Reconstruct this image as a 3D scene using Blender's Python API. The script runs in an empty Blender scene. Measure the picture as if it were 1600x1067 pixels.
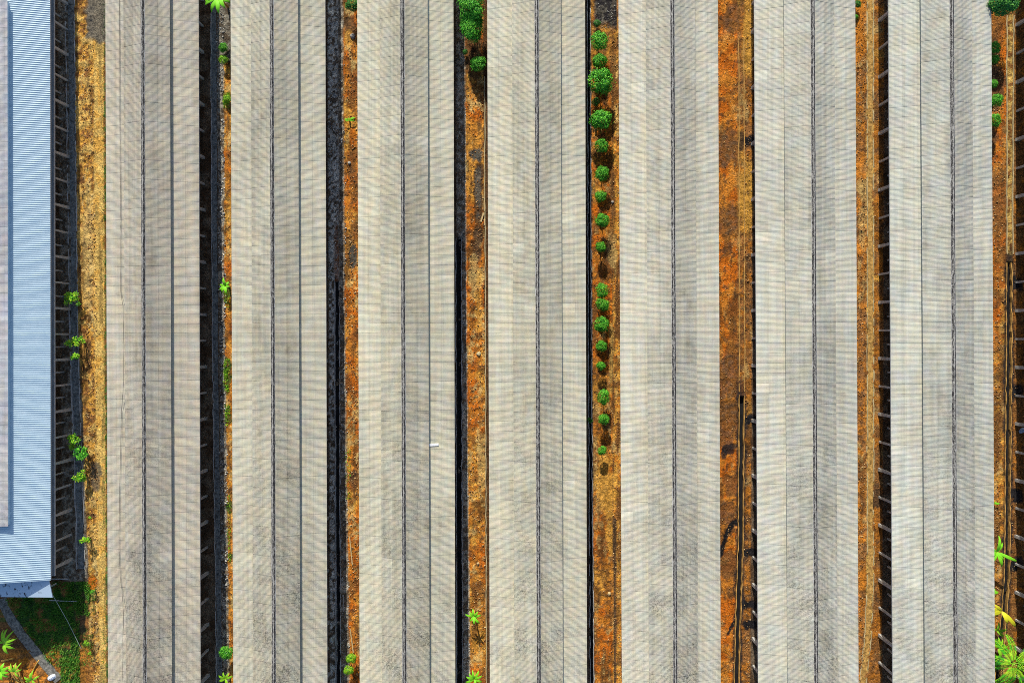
import bpy, math, random
import numpy as np
from mathutils import Vector, Euler, Matrix
random.seed(7); RNG = np.random.default_rng(11)
S = bpy.context.scene
COL = S.collection
F = 1150.0                      # focal length in photo pixels
CAMZ = 84.4

# ------------------------------------------------------------------ camera
cam_d = bpy.data.cameras.new("camera"); cam = bpy.data.objects.new("camera", cam_d); COL.objects.link(cam)
cam_d.sensor_width = 36; cam_d.lens = 36 * F / 1600; cam_d.clip_end = 3000; cam_d.clip_start = 0.5
cam.location = (0, 0, CAMZ)
cam.rotation_euler = (-8.5 / F, 15 / F, -0.0050)
S.camera = cam
RM = cam.rotation_euler.to_matrix()
RA = np.array(RM)

def pw(px, py, z):              # photo pixel -> world point at height z
    d = RM @ Vector(((px - 800) / F, -(py - 533.5) / F, -1))
    return Vector((0, 0, CAMZ)) + d * ((z - CAMZ) / d.z)
def gz0(x, y):
    return 0.066 * x + 0.014 * y
def gpt(px, py, h=0.0):         # point on (or h above) the ground seen at a pixel
    z = 0.0
    for _ in range(6):
        p = pw(px, py, z); z = gz0(p.x, p.y) + h
    return pw(px, py, z)

# ------------------------------------------------------------------ object helpers
def tag(o, label=None, cat=None, group=None, kind=None):
    if label: o['label'] = label
    if cat: o['category'] = cat
    if group: o['group'] = group
    if kind: o['kind'] = kind
    return o
def empty(name, loc, rz=0.0):
    o = bpy.data.objects.new(name, None); COL.objects.link(o)
    o.location = loc; o.rotation_euler = (0, 0, rz); o.empty_display_size = .3
    return o
def mesh_np(name, V, Fc, smooth=False):
    me = bpy.data.meshes.new(name)
    V = np.asarray(V, dtype=np.float32); Fc = np.asarray(Fc, dtype=np.int32)
    n = Fc.shape[1]
    me.vertices.add(len(V)); me.vertices.foreach_set('co', V.ravel())
    me.loops.add(Fc.size); me.loops.foreach_set('vertex_index', Fc.ravel())
    me.polygons.add(len(Fc)); me.polygons.foreach_set('loop_start', np.arange(0, Fc.size, n, dtype=np.int32))
    me.polygons.foreach_set('loop_total', np.full(len(Fc), n, dtype=np.int32))
    if smooth: me.polygons.foreach_set('use_smooth', np.ones(len(Fc), dtype=bool))
    me.update(); me.validate()
    return me
def link(name, me, mat, parent=None, color=None):
    o = bpy.data.objects.new(name, me); COL.objects.link(o)
    if mat is not None and not me.materials: me.materials.append(mat)
    if parent is not None: o.parent = parent
    if color: o.color = color
    return o
class MB:
    def __init__(s): s.v = []; s.f = []
    def box(s, a, b):
        (x0, y0, z0), (x1, y1, z1) = a, b; n = len(s.v)
        s.v += [(x0,y0,z0),(x1,y0,z0),(x1,y1,z0),(x0,y1,z0),(x0,y0,z1),(x1,y0,z1),(x1,y1,z1),(x0,y1,z1)]
        s.f += [tuple(n+i for i in q) for q in ((0,3,2,1),(4,5,6,7),(0,1,5,4),(1,2,6,5),(2,3,7,6),(3,0,4,7))]
        return s
    def tube(s, pts, rads, seg=6, cap=True):
        n0 = len(s.v); pts = [Vector(p) for p in pts]
        for i, p in enumerate(pts):
            d = (pts[min(i+1, len(pts)-1)] - pts[max(i-1, 0)]).normalized()
            u = d.cross(Vector((0.13, .97, .2))).normalized(); w = d.cross(u)
            for k in range(seg):
                a = 2*math.pi*k/seg
                s.v.append(tuple(p + (u*math.cos(a) + w*math.sin(a))*rads[i]))
        for i in range(len(pts)-1):
            for k in range(seg):
                a = n0+i*seg+k; b = n0+i*seg+(k+1) % seg
                s.f.append((a, b, b+seg, a+seg))
        if cap:
            s.f.append(tuple(n0+k for k in range(seg))[::-1]); e = n0+(len(pts)-1)*seg
            s.f.append(tuple(e+k for k in range(seg)))
        return s
    def quadstrip(s, rows):     # rows: list of rows of points
        n0 = len(s.v); m = len(rows[0])
        for r in rows: s.v += [tuple(p) for p in r]
        for i in range(len(rows)-1):
            for j in range(m-1):
                a = n0+i*m+j; s.f.append((a, a+1, a+m+1, a+m))
        return s
    def mesh(s, name, smooth=False):
        me = bpy.data.meshes.new(name); me.from_pydata(s.v, [], s.f)
        if smooth:
            for p in me.polygons: p.use_smooth = True
        me.update(); return me

# ------------------------------------------------------------------ material helpers
class NT:
    def __init__(s, name):
        s.m = bpy.data.materials.new(name); s.m.use_nodes = True; s.t = s.m.node_tree; s.t.nodes.clear()
        s.out = s.n('ShaderNodeOutputMaterial'); s.b = s.n('ShaderNodeBsdfPrincipled')
        s.t.links.new(s.b.outputs[0], s.out.inputs[0])
        s.b.inputs['Roughness'].default_value = .9
        s.b.inputs['Specular IOR Level'].default_value = .15
    def n(s, ty, **kw):
        x = s.t.nodes.new(ty)
        for k, v in kw.items(): setattr(x, k, v)
        return x
    def put(s, sock, v):
        if isinstance(v, bpy.types.NodeSocket): s.t.links.new(v, sock)
        elif isinstance(v, (tuple, list)) and len(v) == 3 and sock.type == 'RGBA': sock.default_value = (*v, 1)
        else: sock.default_value = v
    def math(s, op, a, b=0.0, c=0.0, clamp=False):
        x = s.n('ShaderNodeMath', operation=op, use_clamp=clamp)
        s.put(x.inputs[0], a); s.put(x.inputs[1], b); s.put(x.inputs[2], c); return x.outputs[0]
    def noise(s, vec, scale, detail=3, rough=.6, sc=(1,1,1)):
        mp = s.n('ShaderNodeMapping'); s.put(mp.inputs[0], vec); mp.inputs['Scale'].default_value = sc
        x = s.n('ShaderNodeTexNoise'); s.put(x.inputs['Vector'], mp.outputs[0])
        x.inputs['Scale'].default_value = scale; x.inputs['Detail'].default_value = detail; x.inputs['Roughness'].default_value = rough
        return x.outputs['Fac']
    def ramp(s, fac, lo, hi, a=0.0, b=1.0):
        x = s.n('ShaderNodeMapRange'); s.put(x.inputs[0], fac)
        x.inputs[1].default_value = lo; x.inputs[2].default_value = hi; s.put(x.inputs[3], a); s.put(x.inputs[4], b)
        return x.outputs[0]
    def mix(s, fac, a, b, mode='MIX'):
        x = s.n('ShaderNodeMix', data_type='RGBA', blend_type=mode)
        s.put(x.inputs[0], fac); s.put(x.inputs[6], a); s.put(x.inputs[7], b); return x.outputs[2]
    def vec(s, x, y, z):
        c = s.n('ShaderNodeCombineXYZ'); s.put(c.inputs[0], x); s.put(c.inputs[1], y); s.put(c.inputs[2], z); return c.outputs[0]
    def sep(s, v):
        c = s.n('ShaderNodeSeparateXYZ'); s.put(c.inputs[0], v); return c.outputs
    def bump(s, h, strength, dist=.02):
        b = s.n('ShaderNodeBump'); b.inputs['Strength'].default_value = strength; b.inputs['Distance'].default_value = dist
        s.put(b.inputs['Height'], h); s.t.links.new(b.outputs[0], s.b.inputs['Normal'])
    def col(s, c): s.put(s.b.inputs['Base Color'], c)

SHEET = 1.06
def roof_mat(name, dirt):
    t = NT(name)
    g = t.n('ShaderNodeNewGeometry'); oc = t.n('ShaderNodeTexCoord'); oi = t.n('ShaderNodeObjectInfo')
    P = g.outputs['Position']; X, Y, Z = t.sep(oc.outputs['Object']); WX, WY, WZ = t.sep(P)
    ys = t.math('DIVIDE', Y, SHEET); cell = t.math('FLOOR', ys); fr = t.math('FRACT', ys)
    row = t.math('FLOOR', t.math('DIVIDE', X, 1.36))
    shift = t.math('MULTIPLY', WX, .37)
    wn = t.n('ShaderNodeTexWhiteNoise', noise_dimensions='3D')
    t.put(wn.inputs['Vector'], t.vec(cell, row, t.math('FLOOR', t.math('DIVIDE', oi.outputs['Random'], .01))))
    sheet = wn.outputs['Value']
    streak = t.noise(P, 1.0, 4, .75, (1.0, 6, 1))
    big = t.noise(P, .16, 4, .55, (1, .7, 1))
    mid = t.noise(P, .9, 5, .6)
    fine = t.noise(P, 9, 4, .75, (1, 1.6, 1))
    v = t.math('ADD', t.math('ADD', t.ramp(sheet, 0, 1, .935, 1.04), t.math('MULTIPLY', t.math('GREATER_THAN', sheet, .988), .10)), t.ramp(streak, .3, .7, -.11, .09))
    v = t.math('ADD', v, t.ramp(mid, .3, .7, -.06, .05))
    v = t.math('ADD', v, t.ramp(big, .3, .7, -.09*dirt-.03, .06))
    v = t.math('ADD', v, t.ramp(fine, .3, .7, -.13*dirt, .09))
    bandn = t.noise(P, 1.0, 3, .6, (2.6, .035, 1))
    v = t.math('ADD', v, t.ramp(bandn, .35, .65, -.09, .07))
    stain = t.noise(P, .42, 5, .65, (1.5, 1, 1))
    v = t.math('SUBTRACT', v, t.math('MULTIPLY', t.ramp(stain, .55, .70, 0, .16*dirt), t.ramp(fine, .35, .6, .3, 1.2)))
    # more lichen and grime speckle towards the south end
    gr = t.ramp(WY, 8, -40, 0, 1)
    sp = t.math('MULTIPLY', t.ramp(t.noise(P, 6.5, 5, .85), .47, .60, 0, .34*dirt), t.math('MULTIPLY', gr, t.ramp(t.noise(P, .35, 3, .6), .38, .62, 0, 1.4)))
    v = t.math('SUBTRACT', v, sp)
    # lap joints between sheets: dark dirt line, broken up
    lapn = t.ramp(t.noise(P, 1.1, 2, .5), .35, .7, .15, 1)
    lap = t.math('MULTIPLY', t.math('LESS_THAN', fr, .055), lapn)
    v = t.math('SUBTRACT', v, t.math('MULTIPLY', lap, .33))
    hi = t.math('MULTIPLY', t.math('GREATER_THAN', fr, .93), .07)
    v = t.math('ADD', v, hi)
    fx = t.math('FRACT', t.math('DIVIDE', X, 1.36))
    v = t.math('SUBTRACT', v, t.math('MULTIPLY', t.math('LESS_THAN', fx, .035), t.math('MULTIPLY', lapn, .13)))
    # grime below the ridge on the upper sheets; right slope darker throughout
    if dirt > 1:
        v = t.math('SUBTRACT', v, t.ramp(X, 0.0, 2.4, .07, 0.0))
        v = t.math('SUBTRACT', v, t.math('MULTIPLY', t.math('GREATER_THAN', X, 0), .045))
    vv = t.n('ShaderNodeMix', data_type='RGBA', blend_type='MULTIPLY'); vv.inputs[0].default_value = 1
    t.put(vv.inputs[6], oi.outputs['Color']); t.put(vv.inputs[7], t.vec(v, v, v))
    warm = t.mix(t.ramp(t.noise(P, .7, 4, .6, (1.6, .7, 1)), .35, .65), (1.05, 1.0, .92), (.96, 1.0, 1.05))
    pk = t.mix(t.ramp(t.noise(P, .9, 4, .6, (1, 1.6, 1.3)), .42, .62), (1.0, 1.01, .97), (1.03, .975, .99))
    warm = t.mix(1.0, warm, pk, 'MULTIPLY')
    t.col(t.mix(1.0, vv.outputs[2], warm, 'MULTIPLY'))
    return t.m
M = {}
M['roof_low'] = roof_mat('fibre_cement_lower', 0.7)
M['roof_up'] = roof_mat('fibre_cement_upper', 1.3)
def simple(name, c, var=.25, scale=3, rough=.9, spec=.15, bump=0, c2=None, metal=0):
    t = NT(name); P = t.n('ShaderNodeNewGeometry').outputs['Position']
    f = t.ramp(t.noise(P, scale, 5, .65), .3, .7)
    a = tuple(x*(1-var) for x in c); b = c2 or tuple(min(1, x*(1+var)) for x in c)
    t.col(t.mix(f, a, b)); t.b.inputs['Roughness'].default_value = rough; t.b.inputs['Specular IOR Level'].default_value = spec
    t.b.inputs['Metallic'].default_value = metal
    if bump: t.bump(t.noise(P, scale*4, 4, .7), bump, .05)
    return t.m
M['concrete'] = simple('weathered_concrete', (.40,.38,.34), .3, 2.5, bump=.4)
M['post'] = simple('concrete_post', (.50,.50,.47), .25, 3)
M['lip'] = simple('pale_concrete_lip', (.50,.42,.24), .45, 1.7)
M['lipsoil'] = simple('earth_stained_lip', (.52,.30,.09), .5, 2.0)
M['lipgrey'] = simple('grey_concrete_lip', (.50,.50,.48), .4, 1.7)
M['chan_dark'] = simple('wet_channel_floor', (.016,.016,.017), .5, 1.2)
M['chan_grey'] = simple('grey_channel_floor', (.20,.22,.215), .75, 2.6, bump=1.0)
M['dark'] = simple('shed_interior', (.04,.04,.045), .3, 1)
M['wall'] = simple('side_curtain', (.20,.24,.28), .25, .8)
M['riser'] = simple('clerestory_board', (.45,.42,.34), .2, 1)
M['trim'] = simple('eave_edge', (.55,.54,.52), .15, 2)
M['white'] = simple('white_sheet', (.9,.9,.9), .02, 2)
M['cable'] = simple('cable_sheath', (.10,.09,.08), .2, 2)
M['wire'] = simple('galvanised_wire', (.42,.48,.46), .1, 2)
M['trunk'] = simple('bark', (.16,.11,.07), .35, 6, bump=.4)
M['wood'] = simple('pale_timber', (.60,.44,.22), .25, 5)
M['log'] = simple('banana_stem', (.62,.36,.08), .45, 3.0)
M['moss'] = None
# ridge capping: mottled with black algae
t = NT('ridge_capping'); g = t.n('ShaderNodeNewGeometry'); P = g.outputs['Position']; X, Y, Z = t.sep(t.n('ShaderNodeTexCoord').outputs['Object'])
a = t.noise(P, 2.2, 5, .75, (4, .8, 1)); b = t.noise(P, 9, 4, .8, (2, 1, 1))
f = t.math('ADD', t.math('MULTIPLY', a, .55), t.math('MULTIPLY', b, .45))
f = t.math('SUBTRACT', f, t.ramp(t.math('ABSOLUTE', X), .02, .08, -.07, .015))
f = t.math('SUBTRACT', f, t.ramp(X, -.3, .3, -.03, .03))
c = t.mix(t.ramp(f, .48, .60), (.035,.033,.034), (.46,.44,.40))
ax = t.math('ABSOLUTE', X)
edge = t.math('MULTIPLY', t.math('GREATER_THAN', ax, .205), t.ramp(t.noise(P, 1.5, 2, .5), .35, .6, .3, 1))
c = t.mix(edge, c, (.66,.65,.63)); t.col(c); M['ridge'] = t.m
# white painted metal
t = NT('white_metal_sheet'); g = t.n('ShaderNodeNewGeometry'); P = g.outputs['Position']
t.col(t.mix(t.ramp(t.noise(P, .8, 5, .6, (1, 3, 1)), .3, .7), (.43,.59,.70), (.58,.73,.82))); t.b.inputs['Roughness'].default_value = .45
t.b.inputs['Specular IOR Level'].default_value = .3; M['metal'] = t.m
t = NT('mouldy_canopy_metal'); g = t.n('ShaderNodeNewGeometry'); P = g.outputs['Position']; X, Y, Z = t.sep(P)
mf = t.math('ADD', t.noise(P, 2.2, 6, .8, (1, .6, 1)), t.ramp(X, -57, -52, .11, -.06))
t.col(t.mix(t.ramp(mf, .66, .70), (.48,.61,.74), (.05,.05,.06))); M['canopy'] = t.m
# ground: painted soil kinds and shed shade (attribute) plus fine procedural detail
t = NT('soil'); g = t.n('ShaderNodeNewGeometry'); P = g.outputs['Position']
at = t.n('ShaderNodeVertexColor', layer_name='Col')
n1 = t.noise(P, 1.4, 5, .7); n2 = t.noise(P, 5.2, 6, .85); n3 = t.noise(P, .5, 4, .6, (1, .5, 1))
v = t.math('ADD', t.ramp(n1, .32, .68, .74, 1.36), t.ramp(n2, .36, .64, -.66, .80)); v = t.math('ADD', v, t.ramp(n3, .3, .7, -.12, .12))
c = t.mix(1.0, at.outputs['Color'], t.vec(v, v, v), 'MULTIPLY')
vo = t.n('ShaderNodeTexVoronoi'); t.put(vo.inputs['Vector'], P); vo.inputs['Scale'].default_value = 5.5
t.col(c); t.bump(t.math('ADD', n2, t.math('MULTIPLY', n1, 1.5)), 1.0, .22); M['soil'] = t.m
# stones
t = NT('broken_stone'); g = t.n('ShaderNodeNewGeometry'); r = g.outputs['Random Per Island']
cr = t.n('ShaderNodeValToRGB'); t.put(cr.inputs[0], r); e = cr.color_ramp.elements
e[0].color = (.33,.15,.045,1); e[0].position = 0; e[1].color = (.68,.50,.26,1); e[1].position = 1
x = e.new(.35); x.color = (.42,.21,.07,1); x = e.new(.6); x.color = (.22,.12,.06,1); x = e.new(.8); x.color = (.55,.36,.15,1)
t.col(cr.outputs[0]); M['stone'] = t.m
t = NT('grey_stone'); g = t.n('ShaderNodeNewGeometry'); r = g.outputs['Random Per Island']
t.col(t.mix(r, (.08,.08,.08), (.72,.72,.68))); M['stone_grey'] = t.m
def leaf_mat(name, a, b, c):
    t = NT(name); g = t.n('ShaderNodeNewGeometry'); r = g.outputs['Random Per Island']
    cr = t.n('ShaderNodeValToRGB'); t.put(cr.inputs[0], r); e = cr.color_ramp.elements
    e[0].color = (*a, 1); e[1].color = (*c, 1); x = e.new(.5); x.color = (*b, 1)
    t.col(cr.outputs[0]); t.b.inputs['Roughness'].default_value = .55; t.b.inputs['Specular IOR Level'].default_value = .25
    return t.m
M['leaf'] = leaf_mat('shrub_leaf', (.010,.12,.008), (.06,.40,.02), (.26,.70,.05))
M['leaf_dark'] = leaf_mat('tree_leaf', (.008,.07,.02), (.03,.22,.03), (.16,.46,.05))
M['leaf_yel'] = leaf_mat('young_leaf', (.06,.32,.012), (.20,.55,.02), (.50,.68,.03))
M['leaf_lime'] = leaf_mat('banana_leaf', (.05,.46,.02), (.16,.66,.02), (.55,.84,.04))
M['leaf_gold'] = leaf_mat('yellowing_banana_leaf', (.35,.50,.02), (.60,.60,.02), (.70,.62,.05))
M['grass'] = leaf_mat('grass_blade', (.03,.15,.01), (.06,.26,.02), (.20,.34,.04))

# ------------------------------------------------------------------ ground
def sst(a, b, x): 
    t_ = np.clip((x - a) / (b - a), 0, 1); return t_*t_*(3-2*t_)
def vnoise(x, y, sc, seed, oct=4, gain=.55):
    out = np.zeros_like(x); amp = 1; tot = 0
    for o in range(oct):
        r = np.random.default_rng(seed*31+o).random((256, 256))
        u = x*sc*2**o + 37.3*o; v = y*sc*2**o + 11.7*o
        iu = np.floor(u).astype(int); iv = np.floor(v).astype(int); fu = u-iu; fv = v-iv
        fu = fu*fu*(3-2*fu); fv = fv*fv*(3-2*fv); iu %= 256; iv %= 256; iu1 = (iu+1) % 256; iv1 = (iv+1) % 256
        n = (r[iu,iv]*(1-fu)+r[iu1,iv]*fu)*(1-fv)+(r[iu,iv1]*(1-fu)+r[iu1,iv1]*fu)*fv
        out += amp*n; tot += amp; amp *= gain
    return out/tot
def poly(pts, py):              # x along a polyline given by (py, px) pairs
    a = np.array(pts, float); return np.interp(py, a[:,0], a[:,1])
def project(x, y, z):
    d = np.stack([x, y, z-CAMZ], -1) @ RA      # camera coordinates
    return 800 + F*d[...,0]/(-d[...,2]), 533.5 - F*d[...,1]/(-d[...,2])

fx = np.arange(-62, 62.01, .115); fy = np.arange(-44, 44.01, .14)
far = np.array([70, 85, 110, 150, 220, 350, 600.])
gx = np.concatenate([-far[::-1], fx, far]); gy = np.concatenate([-far[::-1], fy, far])
XX, YY = np.meshgrid(gx, gy, indexing='ij')
base = 0.066*np.clip(XX, -75, 75) + 0.014*np.clip(YY, -60, 60)
PX, PY = project(XX, YY, base)
N1 = vnoise(XX, YY, 1.1, 1); N2 = vnoise(XX, YY*.4, .35, 2); N3 = vnoise(XX, YY, 3.0, 3, 3); N4 = vnoise(XX, YY, .22, 4)
NS = vnoise(XX, YY*.12, 2.2, 5, 3)            # long streaks down the alleys
WOB = (N1-.5)*7
C = np.zeros(XX.shape+(3,)); rough = np.full(XX.shape, .02)
ORANGE = np.array((.70,.26,.033)); DEEP = np.array((.66,.175,.014)); GOLD = np.array((.82,.43,.075)); TAN = np.array((.80,.53,.15))
BROWN = np.array((.27,.12,.035)); MUD = np.array((.11,.065,.035)); SHADE_SOIL = np.array((.22,.165,.11)); GREY = np.array((.50,.46,.37)); BLACK = np.array((.022,.020,.022))
GRASSC = np.array((.045,.10,.02)); PALE = np.array((.78,.55,.20))
def blend(mask, col):
    global C
    C = C*(1-mask[...,None]) + np.asarray(col)*mask[...,None]
def lerp(a, b, t_): return a*(1-t_[...,None]) + b*t_[...,None]
C[:] = lerp(SHADE_SOIL, MUD, sst(.35,.65,N1))  # under the sheds and in their cast shadow, shade is painted into the soil
def band(l, r, mixes, rg=None, soft=1.2, wob=.5):
    """l, r: polylines (py,px) bounding a strip of soil"""
    L = poly(l, PY); R = poly(r, PY); x = PX + WOB*wob
    m = sst(L-soft, L+soft, x) * (1-sst(R-soft, R+soft, x))
    global rough
    blend(m, mixes); 
    if rg is not None: rough = rough*(1-m) + rg*m
    return m
def blob(cx, cy, rx, ry, col, s=.9, pw_=1.0):
    d = ((PX-cx)/rx)**2 + ((PY-cy)/ry)**2 + (N1-.5)*2.2 + (N3-.5)*.8
    m = (1-sst(.6, 1.25, d))*s; blend(m, col); return m
y0, y1 = -40, 1110
og = lerp(ORANGE, DEEP, sst(.42,.62,N1)); og = lerp(og, GOLD, sst(.52,.70,N4)*.7); og = lerp(og, BROWN, sst(.56,.72,N3)*.75)
gd = lerp(GOLD, ORANGE, sst(.42,.62,N3)); gd = lerp(gd, BROWN, sst(.55,.70,N1)*.7)
br = lerp(BROWN*1.5, ORANGE*.8, sst(.45,.6,N1)); br = lerp(br, MUD*1.3, sst(.55,.68,N3)*.8)
tn = lerp(TAN, GOLD, sst(.45,.62,N1)*.8); tn = lerp(tn, TAN*.75, sst(.5,.7,NS))
gr = lerp(GREY, SHADE_SOIL, sst(.42,.62,N1)); dg = lerp(GREY*.7, SHADE_SOIL*.7, sst(.4,.6,N3))
rub = lerp(GOLD*.95, BROWN*1.2, sst(.45,.6,N3)); rub = lerp(rub, TAN*1.05, sst(.5,.62,N1)*.8)
V5 = vnoise(XX*1.2, YY*.45, .9, 15); V6 = vnoise(XX*1.5, YY*.6, .8, 16); V7 = vnoise(XX*2.2, YY*1.4, 1.2, 17)
def vary(c, k=1.0, pale=.7):
    c = lerp(c, BROWN*.75, sst(.55,.66,V5)*.75*k); c = lerp(c, MUD, sst(.60,.70,V7)*.7*k)
    return lerp(c, PALE, sst(.60,.68,V6)*pale*sst(.38,.5,N3))
og, gd, dp, br, rub = vary(og), vary(gd), vary(og*0+lerp(DEEP, ORANGE, sst(.42,.6,N1)), 1.0, .25), vary(br, .8, .4), vary(rub, 1.0, .9)
gr = lerp(gr, MUD, sst(.52,.64,V5)*.8); gr = lerp(gr, GREY*1.3, sst(.58,.66,V7)*.8)
# alley 0
band([(y0,90),(y1,100)], [(y0,124),(500,127),(y1,141)], dg, .05)
band([(y0,116),(500,122),(900,139),(y1,139)], [(y0,146),(y1,156)], rub, .16, 1.0)
band([(y0,146),(500,147),(y1,156)], [(y0,163),(y1,172)], tn, .03, 1.5)
band([(y0,161.5),(y1,166)], [(y0,170),(y1,176)], lerp(BROWN, GRASSC*1.5, sst(.4,.6,N3)), .08, 1.0)
m = (sst(130,137,PX+WOB*2)*(1-sst(60,70,PY+WOB*2.5))*(1-sst(163,166,PX))); blend(m*.95, lerp(GREY*.42, GREY*.3, N3))
blob(137, 455, 8, 30, PALE*.9, .6); blob(137, 380, 9, 60, PALE, .6); blob(150, 745, 9, 25, GREY*.25, .8); blob(135,560,7,30,MUD,.6)
# south yard by the white shed
m = (1-sst(139,142,PX+WOB*.6))*sst(905,912,PY+WOB*.5); blend(m, lerp(GRASSC*1.1, BROWN*1.1, sst(.48,.62,N1))); rough = rough*(1-m)+.12*m
m = (1-sst(120,128,PX+WOB*.8))*sst(890,905,PY)*(PX < poly([(900,0),(940,6),(1000,45),(1060,90),(1110,120)], PY)+WOB); blend(m*1.0, lerp(BROWN*.9, MUD, N3)); 
m = sst(1000,1035,PY+WOB*2)*(1-sst(92,98,PX+WOB)); blend(m, lerp(ORANGE, BROWN*1.2, sst(.4,.6,N3))); rough = rough*(1-m)+.2*m
m = (1-sst(85,130,np.abs(PX-110)*4))*0
blob(130, 925, 9, 16, GRASSC*1.3, .7); blob(128, 960, 8, 30, MUD*1.4, .7); blob(146,922,6,14,GRASSC*2,.8); blob(144,912,7,12,DEEP*1.2,.8)
m = sst(121,125,PX+WOB*.4)*(1-sst(143,148,PX+WOB))*sst(1005,1015,PY); blend(m*.8, lerp(ORANGE, BROWN, N3))
blob(110, 1050, 14, 22, lerp(GRASSC*1.5, GOLD*.6, sst(.4,.6,N3)), .9)
# alley 1
band([(y0,338),(y1,347)], [(y0,350),(500,351),(y1,360)], lerp(GREY*.9, SHADE_SOIL*.7, sst(.45,.58,N3)), .18, 1.0)
band([(y0,349),(500,351),(y1,359)], [(y0,368),(y1,374)], lerp(og, gd, sst(.4,.6,N2)), .08, .8)
band([(y0,340),(y1,340)], [(y0,368),(95,368),(105,330),(y1,330)], dg*.8, .1)
for cx, cy, ry in ((353,160,8),(356,585,28),(357,650,14),(355,460,14),(360,868,5),(357,790,12)): blob(cx, cy, 6, ry, lerp(GRASSC*1.2, BROWN, sst(.5,.7,N3)), .9)
# alley 2
band([(y0,512),(y1,516)], [(y0,530),(y1,532)], lerp(np.array((.85,.84,.74)), SHADE_SOIL*.9, sst(.46,.60,N3)), .12)
band([(y0,528),(y1,532)], [(y0,538),(y1,548)], lerp(SHADE_SOIL, GREY*.9, sst(.5,.62,N3)), .15)
band([(y0,536),(500,539),(y1,547)], [(y0,566),(y1,570)], lerp(og, gd, sst(.45,.6,N4)), .09, .9)
blob(548, 40, 10, 26, MUD*1.2, .8); blob(552, 400, 6, 18, GREY*.2, 1); blob(551, 235, 8, 20, BROWN*.8, .5); blob(553,752,8,16,MUD,.7); blob(526,400,4,60,DEEP*.5,.6)
blob(551, 215, 7, 14, DEEP, .7); blob(545,60,6,12,GOLD,.6)
# alley 3
band([(y0,713),(y1,716)], [(y0,728),(500,730),(y1,737)], lerp(GREY*1.1, SHADE_SOIL*1.0, sst(.45,.58,N3)), .1)
band([(y0,726),(500,729),(y1,735)], [(y0,757),(y1,764)], lerp(og, gd, sst(.44,.58,N2)), .10, .9)
band([(y0,754.5),(y1,759.5)], [(y0,775),(y1,775)], lerp(BROWN*.6, MUD, N3), .03, .8)
band([(310,740),(390,741)], [(310,755),(390,756)], (0,0,0)) if False else None
blob(748, 320, 8, 88, lerp(MUD*1.1, BROWN*.5, N1), 1); blob(745, 243, 11, 12, GREY*.25, 1); blob(747, 300, 5, 40, GREY*.3, .8); blob(746,385,7,28,MUD*1.3,.8)
blob(745,440,12,26,PALE*.95,.8); blob(740,420,9,20,PALE*.9,.7); blob(748,470,7,45,GOLD*1.1,.6); blob(752,720,7,60,PALE*.8,.6)
blob(741, 70, 14, 60, MUD, .8)  # shadow of the two tall trees darkened into the soil colour
# alley 4
band([(y0,916),(y1,922)], [(y0,924),(y1,929)], lerp(GREY*.4, BLACK, sst(.4,.6,N3)), .03)
band([(y0,923),(y1,929)], [(y0,956),(y1,960)], lerp(og, BROWN, sst(.5,.64,N3)*.8), .09, .8, .3)
band([(y0,954),(500,957),(y1,958)], [(y0,980),(y1,980)], lerp(gd, BROWN, sst(.5,.62,NS)), .09, 1.0, .3)
m = sst(925,932,PX+WOB)*(1-sst(963,966,PX+WOB*.3))*(1-sst(32,48,PY+WOB*2+np.abs(PX-945)*-.4)); blend(m, lerp(BLACK*1.5, GREY*.28, sst(.45,.6,N3)))
blob(958,110,5,60,BROWN*.7,.8); blob(957, 395, 8, 30, PALE*.75, .7); blob(955,560,4,50,TAN*.8,.7); blob(956,320,4,60,BROWN,.7)
blob(947,760,16,50,GOLD,.75); blob(953,840,7,25,GOLD,.8); blob(947,720,12,20,GOLD*.9,.5)
band([(805,957),(810,957),(1010,959)], [(805,957.5),(812,963),(900,963),(1010,963)], lerp(MUD*.8, MUD*1.4, N3), .02, .8, .25) if True else None
m = (PY<812)|(PY>1030)
TRA = [(190,1158),(540,1159.5),(640,1159),(850,1157.5),(960,1153.5),(y1,1151)]
TRB = [(y0,1579),(540,1577),(900,1574),(960,1569),(1067,1558),(y1,1552)]
# alley 5
band([(y0,1110),(y1,1110)], [(y0,1152),(y1,1153)], dp, .07)
band([(y0,1152),(1000,1152),(y1,1147)], [(y0,1178),(y1,1172)], lerp(br, GOLD*.8, sst(.55,.7,N2)), .10, 1.0)
for a in ((1138,228,18,32),(1140,345,20,30),(1145,30,14,22),(1140,600,20,50),(1138,660,22,40),(1135,800,18,20)): blob(*a, lerp(BROWN*.9, MUD*1.6, sst(.4,.6,N3)), .8)
for a in ((1138,703,9,8),(1146,697,7,5),(1131,711,5,7)): blob(*a, BLACK*1.2, .9)
for a in ((1146,760,14,26),(1141,925,8,10),(1140,885,16,26)): blob(*a, lerp(BROWN, MUD, N1), .8)
for k in range(30):
    tt = k/29; blob(1152-26*tt**.7, 812+4+50*tt**1.6, 4.2, 5, BLACK*.9, .9)
for k in range(12): blob(1149-k*1.2+2, 965+k*2.2, 2.2, 3.5, BLACK, .9)
for cy in (220, 655, 862, 945, 975):
    for k in range(8): blob(1163+k*2.2, cy+math.sin(k)*2, 4, 7, BLACK, 1)
blob(1158, 220, 5, 16, MUD*.7, .9)
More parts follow.
